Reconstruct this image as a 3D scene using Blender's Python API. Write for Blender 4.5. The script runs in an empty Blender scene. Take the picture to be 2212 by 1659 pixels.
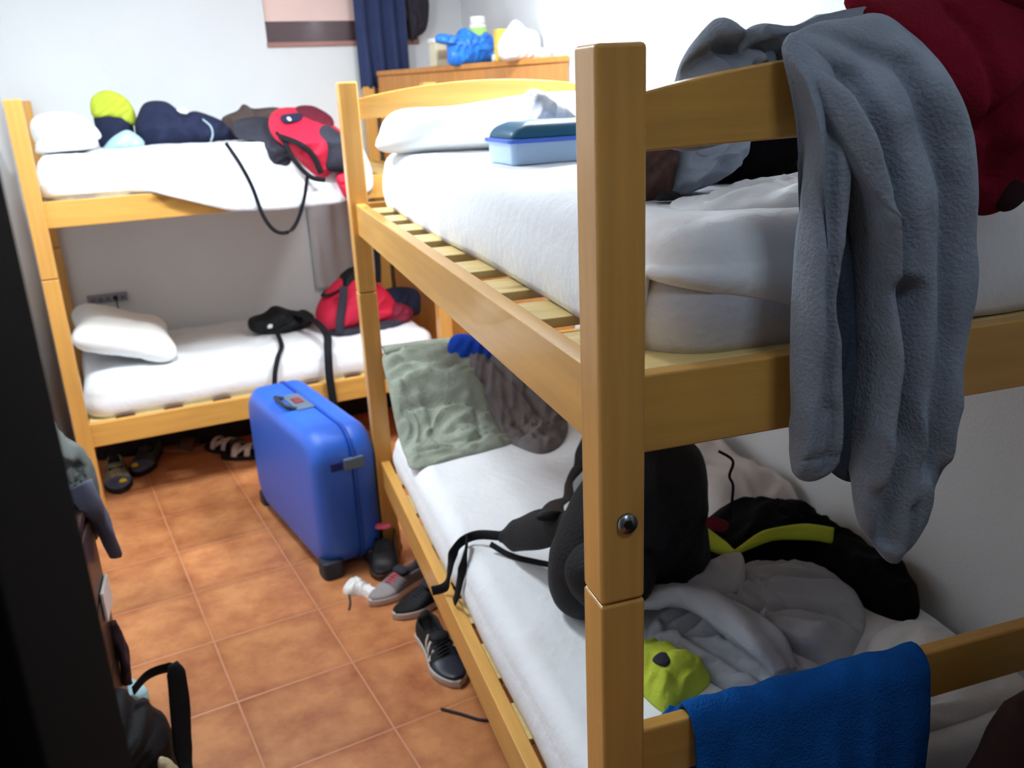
import bpy, bmesh, math, random
from mathutils import Vector, Matrix, noise
S = bpy.context.scene
C = S.collection
PI = math.pi

# ------------------------------------------------------------------ camera
F_PX = 1902.5
CAM = Vector((-0.3682, -0.859, 1.5707))
YAW, PITCH, ROLL = map(math.radians, (17.253, -18.5484, -2.6048))
fw = Vector((math.sin(YAW) * math.cos(PITCH), math.cos(YAW) * math.cos(PITCH), math.sin(PITCH)))
rt0 = Vector((math.cos(YAW), -math.sin(YAW), 0)); up0 = rt0.cross(fw)
rt = rt0 * math.cos(ROLL) + up0 * math.sin(ROLL)
up = -rt0 * math.sin(ROLL) + up0 * math.cos(ROLL)
cd = bpy.data.cameras.new('camera'); cam = bpy.data.objects.new('camera', cd); C.objects.link(cam)
M = Matrix((rt, up, -fw)).transposed().to_4x4(); M.translation = CAM
cam.matrix_world = M
cd.sensor_fit = 'HORIZONTAL'; cd.sensor_width = 36; cd.lens = 36 * F_PX / 2212
cd.clip_start = 0.02
cd.dof.use_dof = True; cd.dof.focus_distance = 1.15; cd.dof.aperture_fstop = 30.96 / 5.0
S.camera = cam
# ------------------------------------------------------------------ world, lights, exposure
w = bpy.data.worlds.new('world'); S.world = w; w.use_nodes = True
w.node_tree.nodes['Background'].inputs[0].default_value = (0.8, 0.88, 1, 1)
w.node_tree.nodes['Background'].inputs[1].default_value = 0.3
S.view_settings.view_transform = 'Standard'; S.view_settings.look = 'None'
S.view_settings.gamma = 1; S.view_settings.use_curve_mapping = False
S.view_settings.exposure = 0.0
LAMP = (-0.62, 2.0, 2.5)
ld = bpy.data.lights.new('ceiling_lamp_light', 'AREA'); ld.shape = 'RECTANGLE'; ld.size = 0.34; ld.size_y = 0.34
ld.energy = 35; ld.color = (0.86, 0.95, 1.0)
lo = bpy.data.objects.new('ceiling_lamp_light', ld); C.objects.link(lo); lo.location = (LAMP[0], LAMP[1], LAMP[2] - 0.06)
ld2 = bpy.data.lights.new('wall_lamp_light', 'AREA'); ld2.shape = 'RECTANGLE'; ld2.size = 0.6; ld2.size_y = 0.1
ld2.energy = 48; ld2.color = (0.88, 0.95, 1.0)
lo2 = bpy.data.objects.new('wall_lamp_light', ld2); C.objects.link(lo2); lo2.location = (0.84, 1.95, 2.22)
lo2.rotation_euler = (0, math.radians(20), 0)

ld3 = bpy.data.lights.new('corridor_fill', 'AREA'); ld3.size = 0.3; ld3.energy = 6; ld3.color = (0.70, 0.85, 1.0)  # unseen cool fill added to lift the dark front faces
lo3 = bpy.data.objects.new('corridor_fill', ld3); C.objects.link(lo3); lo3.location = (0.1, -1.0, 2.5)

# ------------------------------------------------------------------ materials
def lin(c):
    return tuple(((v / 255) / 12.92 if v / 255 <= 0.04045 else ((v / 255 + 0.055) / 1.055) ** 2.4) for v in c) + (1,)
_m = {}
def mat(name, col, rough=0.8, var=0.12, scale=6, bump=0.0, bscale=60, spec=0.3, coat=0, metal=0, emit=0, stretch=(1, 1, 1), trans=0, sheen=0):
    if name in _m: return _m[name]
    m = bpy.data.materials.new(name); m.use_nodes = True; _m[name] = m
    nt = m.node_tree; b = nt.nodes['Principled BSDF']; L = nt.links.new
    c = lin(col)
    tc = nt.nodes.new('ShaderNodeTexCoord'); mp = nt.nodes.new('ShaderNodeMapping'); L(tc.outputs['Object'], mp.inputs[0])
    mp.inputs['Scale'].default_value = stretch
    n = nt.nodes.new('ShaderNodeTexNoise'); n.inputs['Scale'].default_value = scale; n.inputs['Detail'].default_value = 4
    L(mp.outputs[0], n.inputs[0])
    r = nt.nodes.new('ShaderNodeValToRGB'); L(n.outputs[0], r.inputs[0])
    r.color_ramp.elements[0].position = .3; r.color_ramp.elements[1].position = .7
    r.color_ramp.elements[0].color = tuple(v * (1 - var) for v in c[:3]) + (1,)
    r.color_ramp.elements[1].color = tuple(min(1, v * (1 + var)) for v in c[:3]) + (1,)
    L(r.outputs[0], b.inputs['Base Color'])
    b.inputs['Roughness'].default_value = rough; b.inputs['Specular IOR Level'].default_value = spec
    b.inputs['Metallic'].default_value = metal; b.inputs['Coat Weight'].default_value = coat
    if trans: b.inputs['Transmission Weight'].default_value = trans
    if sheen: b.inputs['Sheen Weight'].default_value = sheen
    if emit:
        L(r.outputs[0], b.inputs['Emission Color']); b.inputs['Emission Strength'].default_value = emit
    if bump:
        n2 = nt.nodes.new('ShaderNodeTexNoise'); n2.inputs['Scale'].default_value = bscale; n2.inputs['Detail'].default_value = 3
        L(mp.outputs[0], n2.inputs[0])
        bp = nt.nodes.new('ShaderNodeBump'); bp.inputs['Strength'].default_value = bump; bp.inputs['Distance'].default_value = 0.01
        L(n2.outputs[0], bp.inputs['Height']); L(bp.outputs[0], b.inputs['Normal'])
    return m
def wood(name, col, axis, rough=0.38, var=0.16):
    if name in _m: return _m[name]
    m = mat(name, col, rough, var * .7, 3.0, 0.04, 20, 0.4, 0.2, stretch={'x': (1, 14, 14), 'y': (14, 1, 14), 'z': (14, 14, 1)}[axis])
    nt = m.node_tree; L = nt.links.new; b = nt.nodes['Principled BSDF']; r = [n for n in nt.nodes if n.type == 'VALTORGB'][0]
    # knots
    tc = [n for n in nt.nodes if n.type == 'TEX_COORD'][0]
    mp = nt.nodes.new('ShaderNodeMapping'); L(tc.outputs['Object'], mp.inputs[0])
    mp.inputs['Scale'].default_value = {'x': (2.2, 7, 7), 'y': (7, 2.2, 7), 'z': (7, 7, 2.2)}[axis]
    v = nt.nodes.new('ShaderNodeTexVoronoi'); v.inputs['Scale'].default_value = 1.0; L(mp.outputs[0], v.inputs[0])
    rr = nt.nodes.new('ShaderNodeValToRGB'); L(v.outputs['Distance'], rr.inputs[0])
    rr.color_ramp.elements[0].position = .03; rr.color_ramp.elements[0].color = (.35, .2, .12, 1)
    rr.color_ramp.elements[1].position = .13; rr.color_ramp.elements[1].color = (1, 1, 1, 1)
    mx = nt.nodes.new('ShaderNodeMixRGB'); mx.blend_type = 'MULTIPLY'; mx.inputs[0].default_value = .8
    L(r.outputs[0], mx.inputs[1]); L(rr.outputs[0], mx.inputs[2]); L(mx.outputs[0], b.inputs['Base Color'])
    return m
PINE = (218, 164, 82)
WX, WY, WZ = wood('pine_x', PINE, 'x'), wood('pine_y', PINE, 'y'), wood('pine_z', (216, 160, 82), 'z')
SLAT = wood('slat_wood', (236, 208, 140), 'x', .5)
SLATY = wood('slat_wood_y', (236, 208, 140), 'y', .5)
WARD = wood('wardrobe_wood', (205, 138, 66), 'z', .4)
DARKWOOD = wood('dark_wood', (58, 36, 28), 'z', .45)
WENGE = mat('wenge_frame', (10, 8, 8), .85, .15, 10, spec=.04, stretch=(14, 14, 1))
WALLM = mat('white_plaster', (232, 235, 238), .85, .02, 3, .08, 120, .2)
CEIL = mat('ceiling_white', (238, 238, 238), .9, .02, 3)
SHEET = mat('white_cotton', (240, 243, 248), .85, .02, 8, .25, 45, .2, sheen=.1)
MATT = mat('mattress_ticking', (205, 205, 212), .85, .03, 8, .2, 80, .2)
PILL = mat('pillow_cotton', (244, 244, 242), .85, .02, 8, .2, 40, .2)
DENIM = mat('grey_blue_jersey', (142, 150, 163), .95, .12, 14, .3, 220, .1)
RED = mat('wine_fleece', (112, 16, 34), .95, .18, 10, .3, 200, .1)
TOWEL = mat('blue_towel_cloth', (26, 92, 172), 1.0, .12, 30, .6, 260, .05)
BLACK = mat('black_nylon', (20, 21, 25), .7, .2, 12, .3, 150, .3)
BLACKW = mat('black_webbing', (24, 26, 31), .8, .15, 40, .2, 300, .2)
JACKB = mat('black_fleece', (14, 15, 18), .95, .2, 12, .3, 150, .1)
LIME = mat('lime_fabric', (190, 204, 66), .8, .1, 14, .2, 150, .2)
SILVER = mat('grey_shell_fabric', (168, 171, 180), .55, .1, 8, .2, 120, .4)
KHAKI = mat('sage_linen', (158, 166, 152), .9, .12, 16, .4, 160, .1)
TAUPE = mat('taupe_linen', (122, 114, 114), .9, .14, 14, .4, 160, .1)
NAVY = mat('navy_fabric', (38, 44, 70), .85, .12, 10, .3, 130, .2)
BROWN = mat('brown_fabric', (84, 72, 68), .9, .16, 12, .3, 120, .1)
GREYD = mat('charcoal_fabric', (58, 58, 68), .9, .15, 12, .3, 120, .1)
REDB = mat('red_nylon', (206, 34, 66), .6, .08, 10, .2, 120, .3)
BEIGE = mat('beige_fabric', (196, 184, 152), .9, .1, 12, .3, 120, .1)
LBLUE = mat('pale_blue_fabric', (176, 214, 226), .85, .06, 12, .2, 100, .1)
COBALT = mat('cobalt_fabric', (36, 76, 190), .9, .1, 14, .3, 160, .1)
CASE = mat('blue_case_plastic', (48, 104, 214), .38, .04, 30, .15, 900, .5)
CASED = mat('dark_case_plastic', (46, 52, 66), .5, .1, 20)
CASEG = mat('grey_case_plastic', (96, 112, 130), .45, .1, 20)
RUBBER = mat('black_rubber', (22, 22, 22), .7, .1, 20)
WHITE = mat('white_plastic', (242, 242, 240), .4, .02, 8)
STEEL = mat('bolt_steel', (150, 155, 158), .3, .05, 30, metal=1)
PLASTW = mat('white_film', (244, 244, 248), .35, .03, 12, .3, 25, .5)
BLUEF = mat('blue_film', (40, 128, 238), .3, .2, 14, .3, 25, .5)
BOXB = mat('translucent_blue_box', (172, 200, 232), .25, .05, 8, spec=.5)
TEALL = mat('teal_lid', (28, 88, 120), .4, .08, 8)
TEAL = mat('teal_plastic', (30, 176, 190), .4, .05, 8)
YEL = mat('yellow_carton', (240, 216, 90), .6, .05, 12)
ORNG = mat('orange_print', (236, 150, 50), .6, .05, 12)
CREAM = mat('cream_carton', (226, 218, 190), .6, .06, 12)
GREENP = mat('light_green_label', (176, 222, 120), .5, .05, 12)
CURT = mat('navy_curtain', (58, 68, 104), .9, .08, 10, .3, 160, .1)
PINKB = mat('pink_blind', (246, 214, 206), .8, .03, 6)
FRAMEB = wood('window_brown', (84, 62, 66), 'x', .5)
SILLB = wood('sill_brown', (160, 112, 104), 'x', .5)
GREYSH = mat('grey_suede', (118, 112, 112), .9, .12, 20, .3, 120)
OLIVE = mat('olive_mesh', (122, 124, 102), .9, .2, 60, .3, 200)
SLATEB = mat('slate_blue_rubber', (86, 92, 116), .5, .1, 20)
YELR = mat('yellow_rubber', (232, 196, 20), .5, .05, 20)
PINKF = mat('pink_fabric', (220, 90, 112), .8, .1, 20)
SOLEW = mat('sole_offwhite', (196, 184, 176), .6, .08, 20)
DKPAT = mat('dark_brown_leather', (74, 48, 36), .55, .15, 12)
TANL = mat('tan_leather', (150, 104, 72), .55, .1, 12)
PALEC = mat('pale_grey_drape', (206, 206, 212), .9, .04, 8, .2, 60)

# ------------------------------------------------------------------ object helpers
BA = 0.132; B2 = (-1.0573, 2.7591)
def b2w(a, b, z=0):
    return Vector((B2[0] + a * math.cos(BA) - b * math.sin(BA), B2[1] + a * math.sin(BA) + b * math.cos(BA), z))
class T:
    """a thing: an Empty at its base; geometry is given in frame coordinates (room or rear bed)"""
    def __init__(s, name, label, cat, loc, frame='w', group=None, rot=None):
        s.o = bpy.data.objects.new(name, None); C.objects.link(s.o); s.o.empty_display_size = .05
        s.loc = Vector(loc); s.frame = frame
        if rot is not None: s.o.location = loc; s.o.rotation_euler = rot; s.loc = Vector((0, 0, 0))
        elif frame == 'b2': s.o.location = b2w(*loc); s.o.rotation_euler = (0, 0, BA)
        else: s.o.location = loc
        s.o['label'] = label; s.o['category'] = cat
        if group: s.o['group'] = group
    def part(s, name, g, m, parent=None, label=None, smooth=True, bevel=0, fm=None, solid=0):
        vs, fs = g
        me = bpy.data.meshes.new(name); me.from_pydata([tuple(Vector(v) - s.loc) for v in vs], [], fs)
        ms = m if isinstance(m, (list, tuple)) else [m]
        for k in ms: me.materials.append(k)
        if fm:
            for p, i in zip(me.polygons, fm): p.material_index = i
        bm = bmesh.new(); bm.from_mesh(me); bmesh.ops.recalc_face_normals(bm, faces=bm.faces); bm.to_mesh(me); bm.free()
        for p in me.polygons: p.use_smooth = smooth
        o = bpy.data.objects.new(name, me); C.objects.link(o); o.parent = parent or s.o
        if label: o['label'] = label
        if bevel:
            b = o.modifiers.new('bevel', 'BEVEL'); b.width = bevel; b.segments = 3; b.limit_method = 'ANGLE'; b.harden_normals = True
        if solid:
            b = o.modifiers.new('solid', 'SOLIDIFY'); b.thickness = solid; b.offset = 0
        return o
def single(name, label, cat, g, m, loc, frame='w', group=None, **k):
    t = T(name, label, cat, loc, frame, group)
    o = t.part(name, g, m, **k)
    o.parent = None; o.location = t.o.location; o.rotation_euler = t.o.rotation_euler
    o['label'] = label; o['category'] = cat
    if group: o['group'] = group
    bpy.data.objects.remove(t.o); o.name = name
    return o
def struct(name, g, m, **k):
    t = T('tmp', '', '', (0, 0, 0)); o = t.part(name, g, m, smooth=False, **k); o.parent = None; o['kind'] = 'structure'
    bpy.data.objects.remove(t.o); return o
def join(*gs):
    vs, fs = [], []
    for v, f in gs:
        n = len(vs); vs += list(v); fs += [tuple(i + n for i in q) for q in f]
    return vs, fs
def box(x0, x1, y0, y1, z0, z1):
    return ([(x0, y0, z0), (x1, y0, z0), (x1, y1, z0), (x0, y1, z0), (x0, y0, z1), (x1, y0, z1), (x1, y1, z1), (x0, y1, z1)],
            [(0, 3, 2, 1), (4, 5, 6, 7), (0, 1, 5, 4), (1, 2, 6, 5), (2, 3, 7, 6), (3, 0, 4, 7)])
def cyl(c, r, h, ax='z', n=24, r2=None, rings=1):
    r2 = r if r2 is None else r2; vs = []; fs = []
    for j in range(rings + 1):
        t = j / rings; rr = r + (r2 - r) * t
        for i in range(n):
            a = 2 * PI * i / n; p = (rr * math.cos(a), rr * math.sin(a), h * t)
            if ax == 'y': p = (p[0], p[2], p[1])
            if ax == 'x': p = (p[2], p[0], p[1])
            vs.append(tuple(Vector(p) + Vector(c)))
    for j in range(rings):
        for i in range(n):
            k = (i + 1) % n; fs.append((j * n + i, j * n + k, (j + 1) * n + k, (j + 1) * n + i))
    fs.append(tuple(range(n))[::-1]); fs.append(tuple(range(rings * n, rings * n + n)))
    return vs, fs
def prism(poly, z0, z1):
    n = len(poly); vs = [(x, y, z0) for x, y in poly] + [(x, y, z1) for x, y in poly]
    return vs, [tuple(range(n))[::-1], tuple(range(n, 2 * n))] + [(i, (i + 1) % n, n + (i + 1) % n, n + i) for i in range(n)]
def cr(pts, n, closed=True):
    """Catmull-Rom resample, roughly even in arc length"""
    P = [Vector(p) for p in pts]; N = len(P); D = []
    segs = N if closed else N - 1
    for i in range(segs):
        a, b, c, d = (P[(i - 1) % N], P[i], P[(i + 1) % N], P[(i + 2) % N]) if closed else (P[max(i - 1, 0)], P[i], P[i + 1], P[min(i + 2, N - 1)])
        for k in range(16):
            t = k / 16
            D.append(.5 * ((2 * b) + (c - a) * t + (2 * a - 5 * b + 4 * c - d) * t * t + (3 * b - a - 3 * c + d) * t ** 3))
    D.append(P[0] if closed else P[-1])
    L = [0]
    for i in range(1, len(D)): L.append(L[-1] + (D[i] - D[i - 1]).length)
    out = []; j = 0; cnt = n if closed else n - 1
    for i in range(n):
        s = L[-1] * i / cnt
        while j < len(L) - 2 and L[j + 1] < s: j += 1
        q = (s - L[j]) / max(L[j + 1] - L[j], 1e-9); out.append(D[j].lerp(D[j + 1], min(q, 1)))
    return out
def ridge(x, y, seed, sc, ang, st=2.6):
    c, s = math.cos(ang), math.sin(ang); u = (x * c + y * s) * sc; v = (-x * s + y * c) * sc * st
    w = noise.noise(Vector((u * .7, v * .4, seed + 9))) * 1.6
    a = 1 - min(1, abs(noise.noise(Vector((u + w, v + w, seed)))) * 2.6)
    b = noise.noise(Vector((u * 2.1, v * 1.5 + w, seed + 4)))
    return a * .75 + b * .35
def segd(x, y, a, b):
    dx, dy = b[0] - a[0], b[1] - a[1]; t = ((x - a[0]) * dx + (y - a[1]) * dy) / (dx * dx + dy * dy + 1e-12); t = max(0, min(1, t))
    return (x - a[0] - t * dx) ** 2 + (y - a[1] - t * dy) ** 2
def inflate(out, O, A, B, N, hf, hb=0, seed=1, fold=.012, fs=7, ang=.6, rings=20, n=110, pw=2.6, rough=.35, smoothout=True, center=None, st=2.6, creases=()):
    """a soft body: outline in the plane (O, A, B) raised by hf along N (and hb behind)"""
    O, A, B, N = map(Vector, (O, A, B, N)); P = cr([(p[0], p[1], 0) for p in out], n) if smoothout else [Vector((p[0], p[1], 0)) for p in out]
    n = len(P); cx = sum(p.x for p in P) / n; cy = sum(p.y for p in P) / n
    if center: cx, cy = center
    vs = []; fs_ = []
    def pt(x, y, h): return tuple(O + A * x + B * y + N * h)
    def H(t, x, y, hh, sd):
        e = (1 - t ** pw) ** (1 / 2.0)
        r = noise.noise(Vector((x * 6, y * 6, sd + 20)))
        c = 0
        if creases and sd == seed:
            for line, amp, wd in creases:
                d2 = min(segd(x, y, a, b) for a, b in zip(line, line[1:])); c += amp * math.exp(-d2 / (wd * wd))
        return hh * e * (1 + rough * r) + min(1, e * 1.4) * (fold * ridge(x, y, sd, fs, ang, st) + c)
    vs.append(pt(cx, cy, H(0, cx, cy, hf, seed)))
    for j in range(1, rings + 1):
        t = math.sin(PI / 2 * j / rings)
        for p in P:
            x = cx + (p.x - cx) * t; y = cy + (p.y - cy) * t
            vs.append(pt(x, y, H(t, x, y, hf, seed) if j < rings else 0))
    for i in range(n): fs_.append((0, 1 + i, 1 + (i + 1) % n))
    for j in range(rings - 1):
        a = 1 + j * n; b = a + n
        for i in range(n): k = (i + 1) % n; fs_.append((a + i, b + i, b + k, a + k))
    if hb == 0:
        k = len(vs); vs.append(pt(cx, cy, 0)); e = 1 + (rings - 1) * n
        for i in range(n): fs_.append((e + (i + 1) % n, e + i, k))
    else:
        e = 1 + (rings - 1) * n; R2 = max(6, rings // 2); prev = [e + i for i in range(n)]
        for j in range(R2 - 1, 0, -1):
            t = math.sin(PI / 2 * j / R2); cur = []
            for p in P:
                x = cx + (p.x - cx) * t; y = cy + (p.y - cy) * t; cur.append(len(vs)); vs.append(pt(x, y, -H(t, x, y, hb, seed + 3)))
            for i in range(n): k = (i + 1) % n; fs_.append((prev[i], cur[i], cur[k], prev[k]))
            prev = cur
        k = len(vs); vs.append(pt(cx, cy, -H(0, cx, cy, hb, seed + 3)))
        for i in range(n): fs_.append((prev[i], k, prev[(i + 1) % n]))
    return vs, fs_
def heap(out, z, h, seed=1, **k):
    return inflate(out, (0, 0, z), (1, 0, 0), (0, 1, 0), (0, 0, 1), h, 0, seed, **k)
def upright(out, v, hf, hb=.03, seed=1, **k):
    """outline in (x, z) standing at depth v, bulging towards the viewer side by hf"""
    return inflate(out, (0, v, 0), (1, 0, 0), (0, 0, 1), (0, -1, 0), hf, hb, seed, **k)
def sweep(path, W, TH, side, n=60, m=28, fold=0, seed=1, ff=3, power=1.0, cap=True):
    """elliptical section swept along a path; W half widths, TH half thicknesses per control point"""
    K = len(path); P = cr(path, n, False)
    def val(A, t):
        if not isinstance(A, (list, tuple)): return A
        x = t * (K - 1); i = min(int(x), K - 2); f = x - i; f = f * f * (3 - 2 * f); return A[i] + (A[i + 1] - A[i]) * f
    # arc-length to control index mapping
    L = [0]
    Q = [Vector(p) for p in path]
    for i in range(1, K): L.append(L[-1] + (Q[i] - Q[i - 1]).length)
    vs = []; fs = []
    for j in range(n):
        s = L[-1] * j / (n - 1); i = 0
        while i < K - 2 and L[i + 1] < s: i += 1
        t = (i + (s - L[i]) / max(L[i + 1] - L[i], 1e-9)) / (K - 1); t = min(max(t, 0), 1)
        tg = (P[min(j + 1, n - 1)] - P[max(j - 1, 0)]).normalized()
        sd = val([Vector(q) for q in side], t) if isinstance(side, list) else Vector(side)
        sd = (sd - tg * sd.dot(tg)).normalized(); nm = tg.cross(sd)
        ww, tt = val(W, t), val(TH, t)
        for k in range(m):
            a = 2 * PI * k / m; ca, sa = math.cos(a), math.sin(a)
            ca = math.copysign(abs(ca) ** power, ca); sa = math.copysign(abs(sa) ** power, sa)
            f = fold * ridge(k / m * ff, j / n * 3.0, seed, 1.6, 0, .45) if fold else 0
            if fold: f += fold * .6 * math.sin(a * ff + seed + 2.2 * noise.noise(Vector((j / n * 3, seed, 0))))
            vs.append(tuple(P[j] + sd * (ww * ca) + nm * (tt * sa + f * (1 if sa >= 0 else -1) * min(1, abs(sa) * 2)) + sd * (f * .4 * ca)))
    for j in range(n - 1):
        for k in range(m): q = (k + 1) % m; fs.append((j * m + k, j * m + q, (j + 1) * m + q, (j + 1) * m + k))
    if cap: fs.append(tuple(range(m))[::-1]); fs.append(tuple(range((n - 1) * m, n * m)))
    return vs, fs
def strap(path, w, side=(0, 0, 1), th=.0025, n=50):
    return sweep(path, w / 2, th, side, n, 8, power=.4)
def rrect(x0, x1, y0, y1, r, n=12):
    o = []
    for cx, cy, a0 in ((x1 - r, y1 - r, 0), (x0 + r, y1 - r, 90), (x0 + r, y0 + r, 180), (x1 - r, y0 + r, 270)):
        for i in range(n): a = math.radians(a0 + 90 * i / (n - 1)); o.append((cx + r * math.cos(a), cy + r * math.sin(a)))
    return o
def dens(o, d):
    r = []
    for i in range(len(o)):
        a, b = Vector(o[i]), Vector(o[(i + 1) % len(o)]); k = max(1, int((b - a).length / d))
        for j in range(k): r.append(tuple(a.lerp(b, j / k)))
    return r
def slab(x0, x1, y0, y1, z0, z1, rc=.09, re=.045, seed=1, amp=.004, fold=0, fsc=3, ang=.3, bulge=.008, zlow=None, flare=None, closed=True, topf=None, st=2.6):
    """mattress (closed) or the sheet over it (open below, hem at zlow(x,y), pushed out by flare(x,y))"""
    o = dens(rrect(x0, x1, y0, y1, rc), .03); n = len(o); cx, cy = (x0 + x1) / 2, (y0 + y1) / 2
    vs = []; fs = []; rings = []
    def ring(ins, zf, t=None, outf=0):
        r = []
        for x, y in o:
            dx, dy = x - cx, y - cy; hx, hy = (x1 - x0) / 2, (y1 - y0) / 2
            kx, ky = 1 - ins / hx, 1 - ins / hy
            if t is not None: kx *= t; ky *= t
            X, Y = cx + dx * kx, cy + dy * ky
            if outf and flare:
                f = flare(x, y) * outf; X += f[0]; Y += f[1]
            z = zf(x, y, X, Y); nn = noise.noise(Vector((X * 3, Y * 3, z * 5 + seed)))
            l = math.hypot(dx, dy); X += dx / l * nn * amp * 2; Y += dy / l * nn * amp * 2
            r.append(len(vs)); vs.append((X, Y, z))
        rings.append(r)
    H = z1 - z0
    lo = zlow or (lambda x, y: z0)
    tp = topf or (lambda x, y: 0)
    if closed: ring(.02, lambda x, y, X, Y: z0)
    NL = 9
    for k in range(NL + 1):
        q = k / NL
        def zf(x, y, X, Y, q=q):
            a = lo(x, y); b = z1 - re; z = a + (b - a) * q + tp(X, Y) * q
            return z
        ring(-bulge * math.sin(PI * q) + (.003 * math.sin(seed) if k == 0 else 0), zf, None, max(0, 1 - q) if flare else 0)
    for k in range(1, 6):
        a = PI / 2 * k / 5
        ring(re * (1 - math.cos(a)), lambda x, y, X, Y, a=a: z1 - re + re * math.sin(a) + tp(X, Y) + fold * math.sin(a) * ridge(X, Y, seed, fsc, ang, st))
    for t in [.97, .94, .9] + [.86 - .06 * i for i in range(14)]:
        if t <= 0.03: break
        ring(re, lambda x, y, X, Y: z1 + tp(X, Y) + fold * ridge(X, Y, seed, fsc, ang, st), t)
    c = len(vs); vs.append((cx, cy, z1 + tp(cx, cy) + fold * ridge(cx, cy, seed, fsc, ang, st)))
    for a, b in zip(rings, rings[1:]):
        for i in range(n): k = (i + 1) % n; fs.append((a[i], a[k], b[k], b[i]))
    for i in range(n): fs.append((rings[-1][i], rings[-1][(i + 1) % n], c))
    if closed: fs.append(tuple(rings[0])[::-1])
    return vs, fs

# ------------------------------------------------------------------ room
def tile_floor():
    m = bpy.data.materials.new('terracotta_tiles'); m.use_nodes = True; nt = m.node_tree; L = nt.links.new; N = nt.nodes.new
    b = nt.nodes['Principled BSDF']; tc = N('ShaderNodeTexCoord'); mp = N('ShaderNodeMapping'); mp.vector_type = 'TEXTURE'
    L(tc.outputs['Object'], mp.inputs[0]); mp.inputs['Location'].default_value = (-0.1999, 1.3825, 0)
    mp.inputs['Rotation'].default_value = (0, 0, 0.1903); mp.inputs['Scale'].default_value = (.33, .33, 1)
    sx = N('ShaderNodeSeparateXYZ'); L(mp.outputs[0], sx.inputs[0])
    ds = []
    for ax in (0, 1):
        a = N('ShaderNodeMath'); a.operation = 'FRACT'; L(sx.outputs[ax], a.inputs[0])
        s = N('ShaderNodeMath'); s.operation = 'SUBTRACT'; L(a.outputs[0], s.inputs[0]); s.inputs[1].default_value = .5
        c = N('ShaderNodeMath'); c.operation = 'ABSOLUTE'; L(s.outputs[0], c.inputs[0]); ds.append(c)
    mx = N('ShaderNodeMath'); mx.operation = 'MAXIMUM'; L(ds[0].outputs[0], mx.inputs[0]); L(ds[1].outputs[0], mx.inputs[1])
    gr = N('ShaderNodeValToRGB'); L(mx.outputs[0], gr.inputs[0]); gr.color_ramp.elements[0].position = .488; gr.color_ramp.elements[1].position = .494
    n1 = N('ShaderNodeTexNoise'); n1.inputs['Scale'].default_value = 7; n1.inputs['Detail'].default_value = 8; n1.inputs['Roughness'].default_value = .7
    L(tc.outputs['Object'], n1.inputs[0])
    r = N('ShaderNodeValToRGB'); L(n1.outputs[0], r.inputs[0]); e = r.color_ramp.elements
    e[0].position = .32; e[0].color = lin((170, 100, 62)); e[1].position = .62; e[1].color = lin((212, 144, 92))
    fl = N('ShaderNodeVectorMath'); fl.operation = 'FLOOR'; L(mp.outputs[0], fl.inputs[0])
    wn = N('ShaderNodeTexWhiteNoise'); L(fl.outputs[0], wn.inputs[0])
    mr = N('ShaderNodeMapRange'); L(wn.outputs[0], mr.inputs[0]); mr.inputs[3].default_value = .86; mr.inputs[4].default_value = 1.08
    ml = N('ShaderNodeMixRGB'); ml.blend_type = 'MULTIPLY'; ml.inputs[0].default_value = 1; L(r.outputs[0], ml.inputs[1]); L(mr.outputs[0], ml.inputs[2])
    # darker rim of each tile
    er = N('ShaderNodeValToRGB'); L(mx.outputs[0], er.inputs[0]); er.color_ramp.elements[0].position = .40; er.color_ramp.elements[0].color = (1, 1, 1, 1)
    er.color_ramp.elements[1].position = .49; er.color_ramp.elements[1].color = (.84, .74, .68, 1)
    ml2 = N('ShaderNodeMixRGB'); ml2.blend_type = 'MULTIPLY'; ml2.inputs[0].default_value = 1; L(ml.outputs[0], ml2.inputs[1]); L(er.outputs[0], ml2.inputs[2])
    mg = N('ShaderNodeMixRGB'); L(gr.outputs[0], mg.inputs[0]); L(ml2.outputs[0], mg.inputs[1]); mg.inputs[2].default_value = lin((200, 140, 104))
    L(mg.outputs[0], b.inputs['Base Color']); b.inputs['Roughness'].default_value = .36; b.inputs['Specular IOR Level'].default_value = .45
    bp = N('ShaderNodeBump'); bp.invert = True; bp.inputs['Strength'].default_value = .35; bp.inputs['Distance'].default_value = .004
    ad = N('ShaderNodeMath'); ad.operation = 'MULTIPLY_ADD'; L(n1.outputs[0], ad.inputs[0]); ad.inputs[1].default_value = .5; L(gr.outputs[0], ad.inputs[2])
    L(ad.outputs[0], bp.inputs['Height']); L(bp.outputs[0], b.inputs['Normal'])
    return m
YF = -1.45
struct('floor', box(-1.4, 1.1, YF - .1, 4.4, -.08, 0), tile_floor())
struct('ceiling', box(-1.4, 1.1, YF - .1, 4.4, 2.6, 2.68), CEIL)
struct('wall_right', box(.95, 1.05, YF, 4.3, 0, 2.6), WALLM)
struct('wall_left', box(-1.34, -1.24, YF, 4.2, 0, 2.6), WALLM)
struct('wall_front', join(box(-1.24, -.56, -.45, -.33, 0, 2.6), box(.455, .95, -.45, -.33, 0, 2.6), box(-.56, .455, -.45, -.33, 2.12, 2.6)), WALLM)
struct('wall_corridor', box(-1.24, .95, YF - .1, YF, 0, 2.6), mat('corridor_paint', (150, 140, 130), .9))
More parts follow.
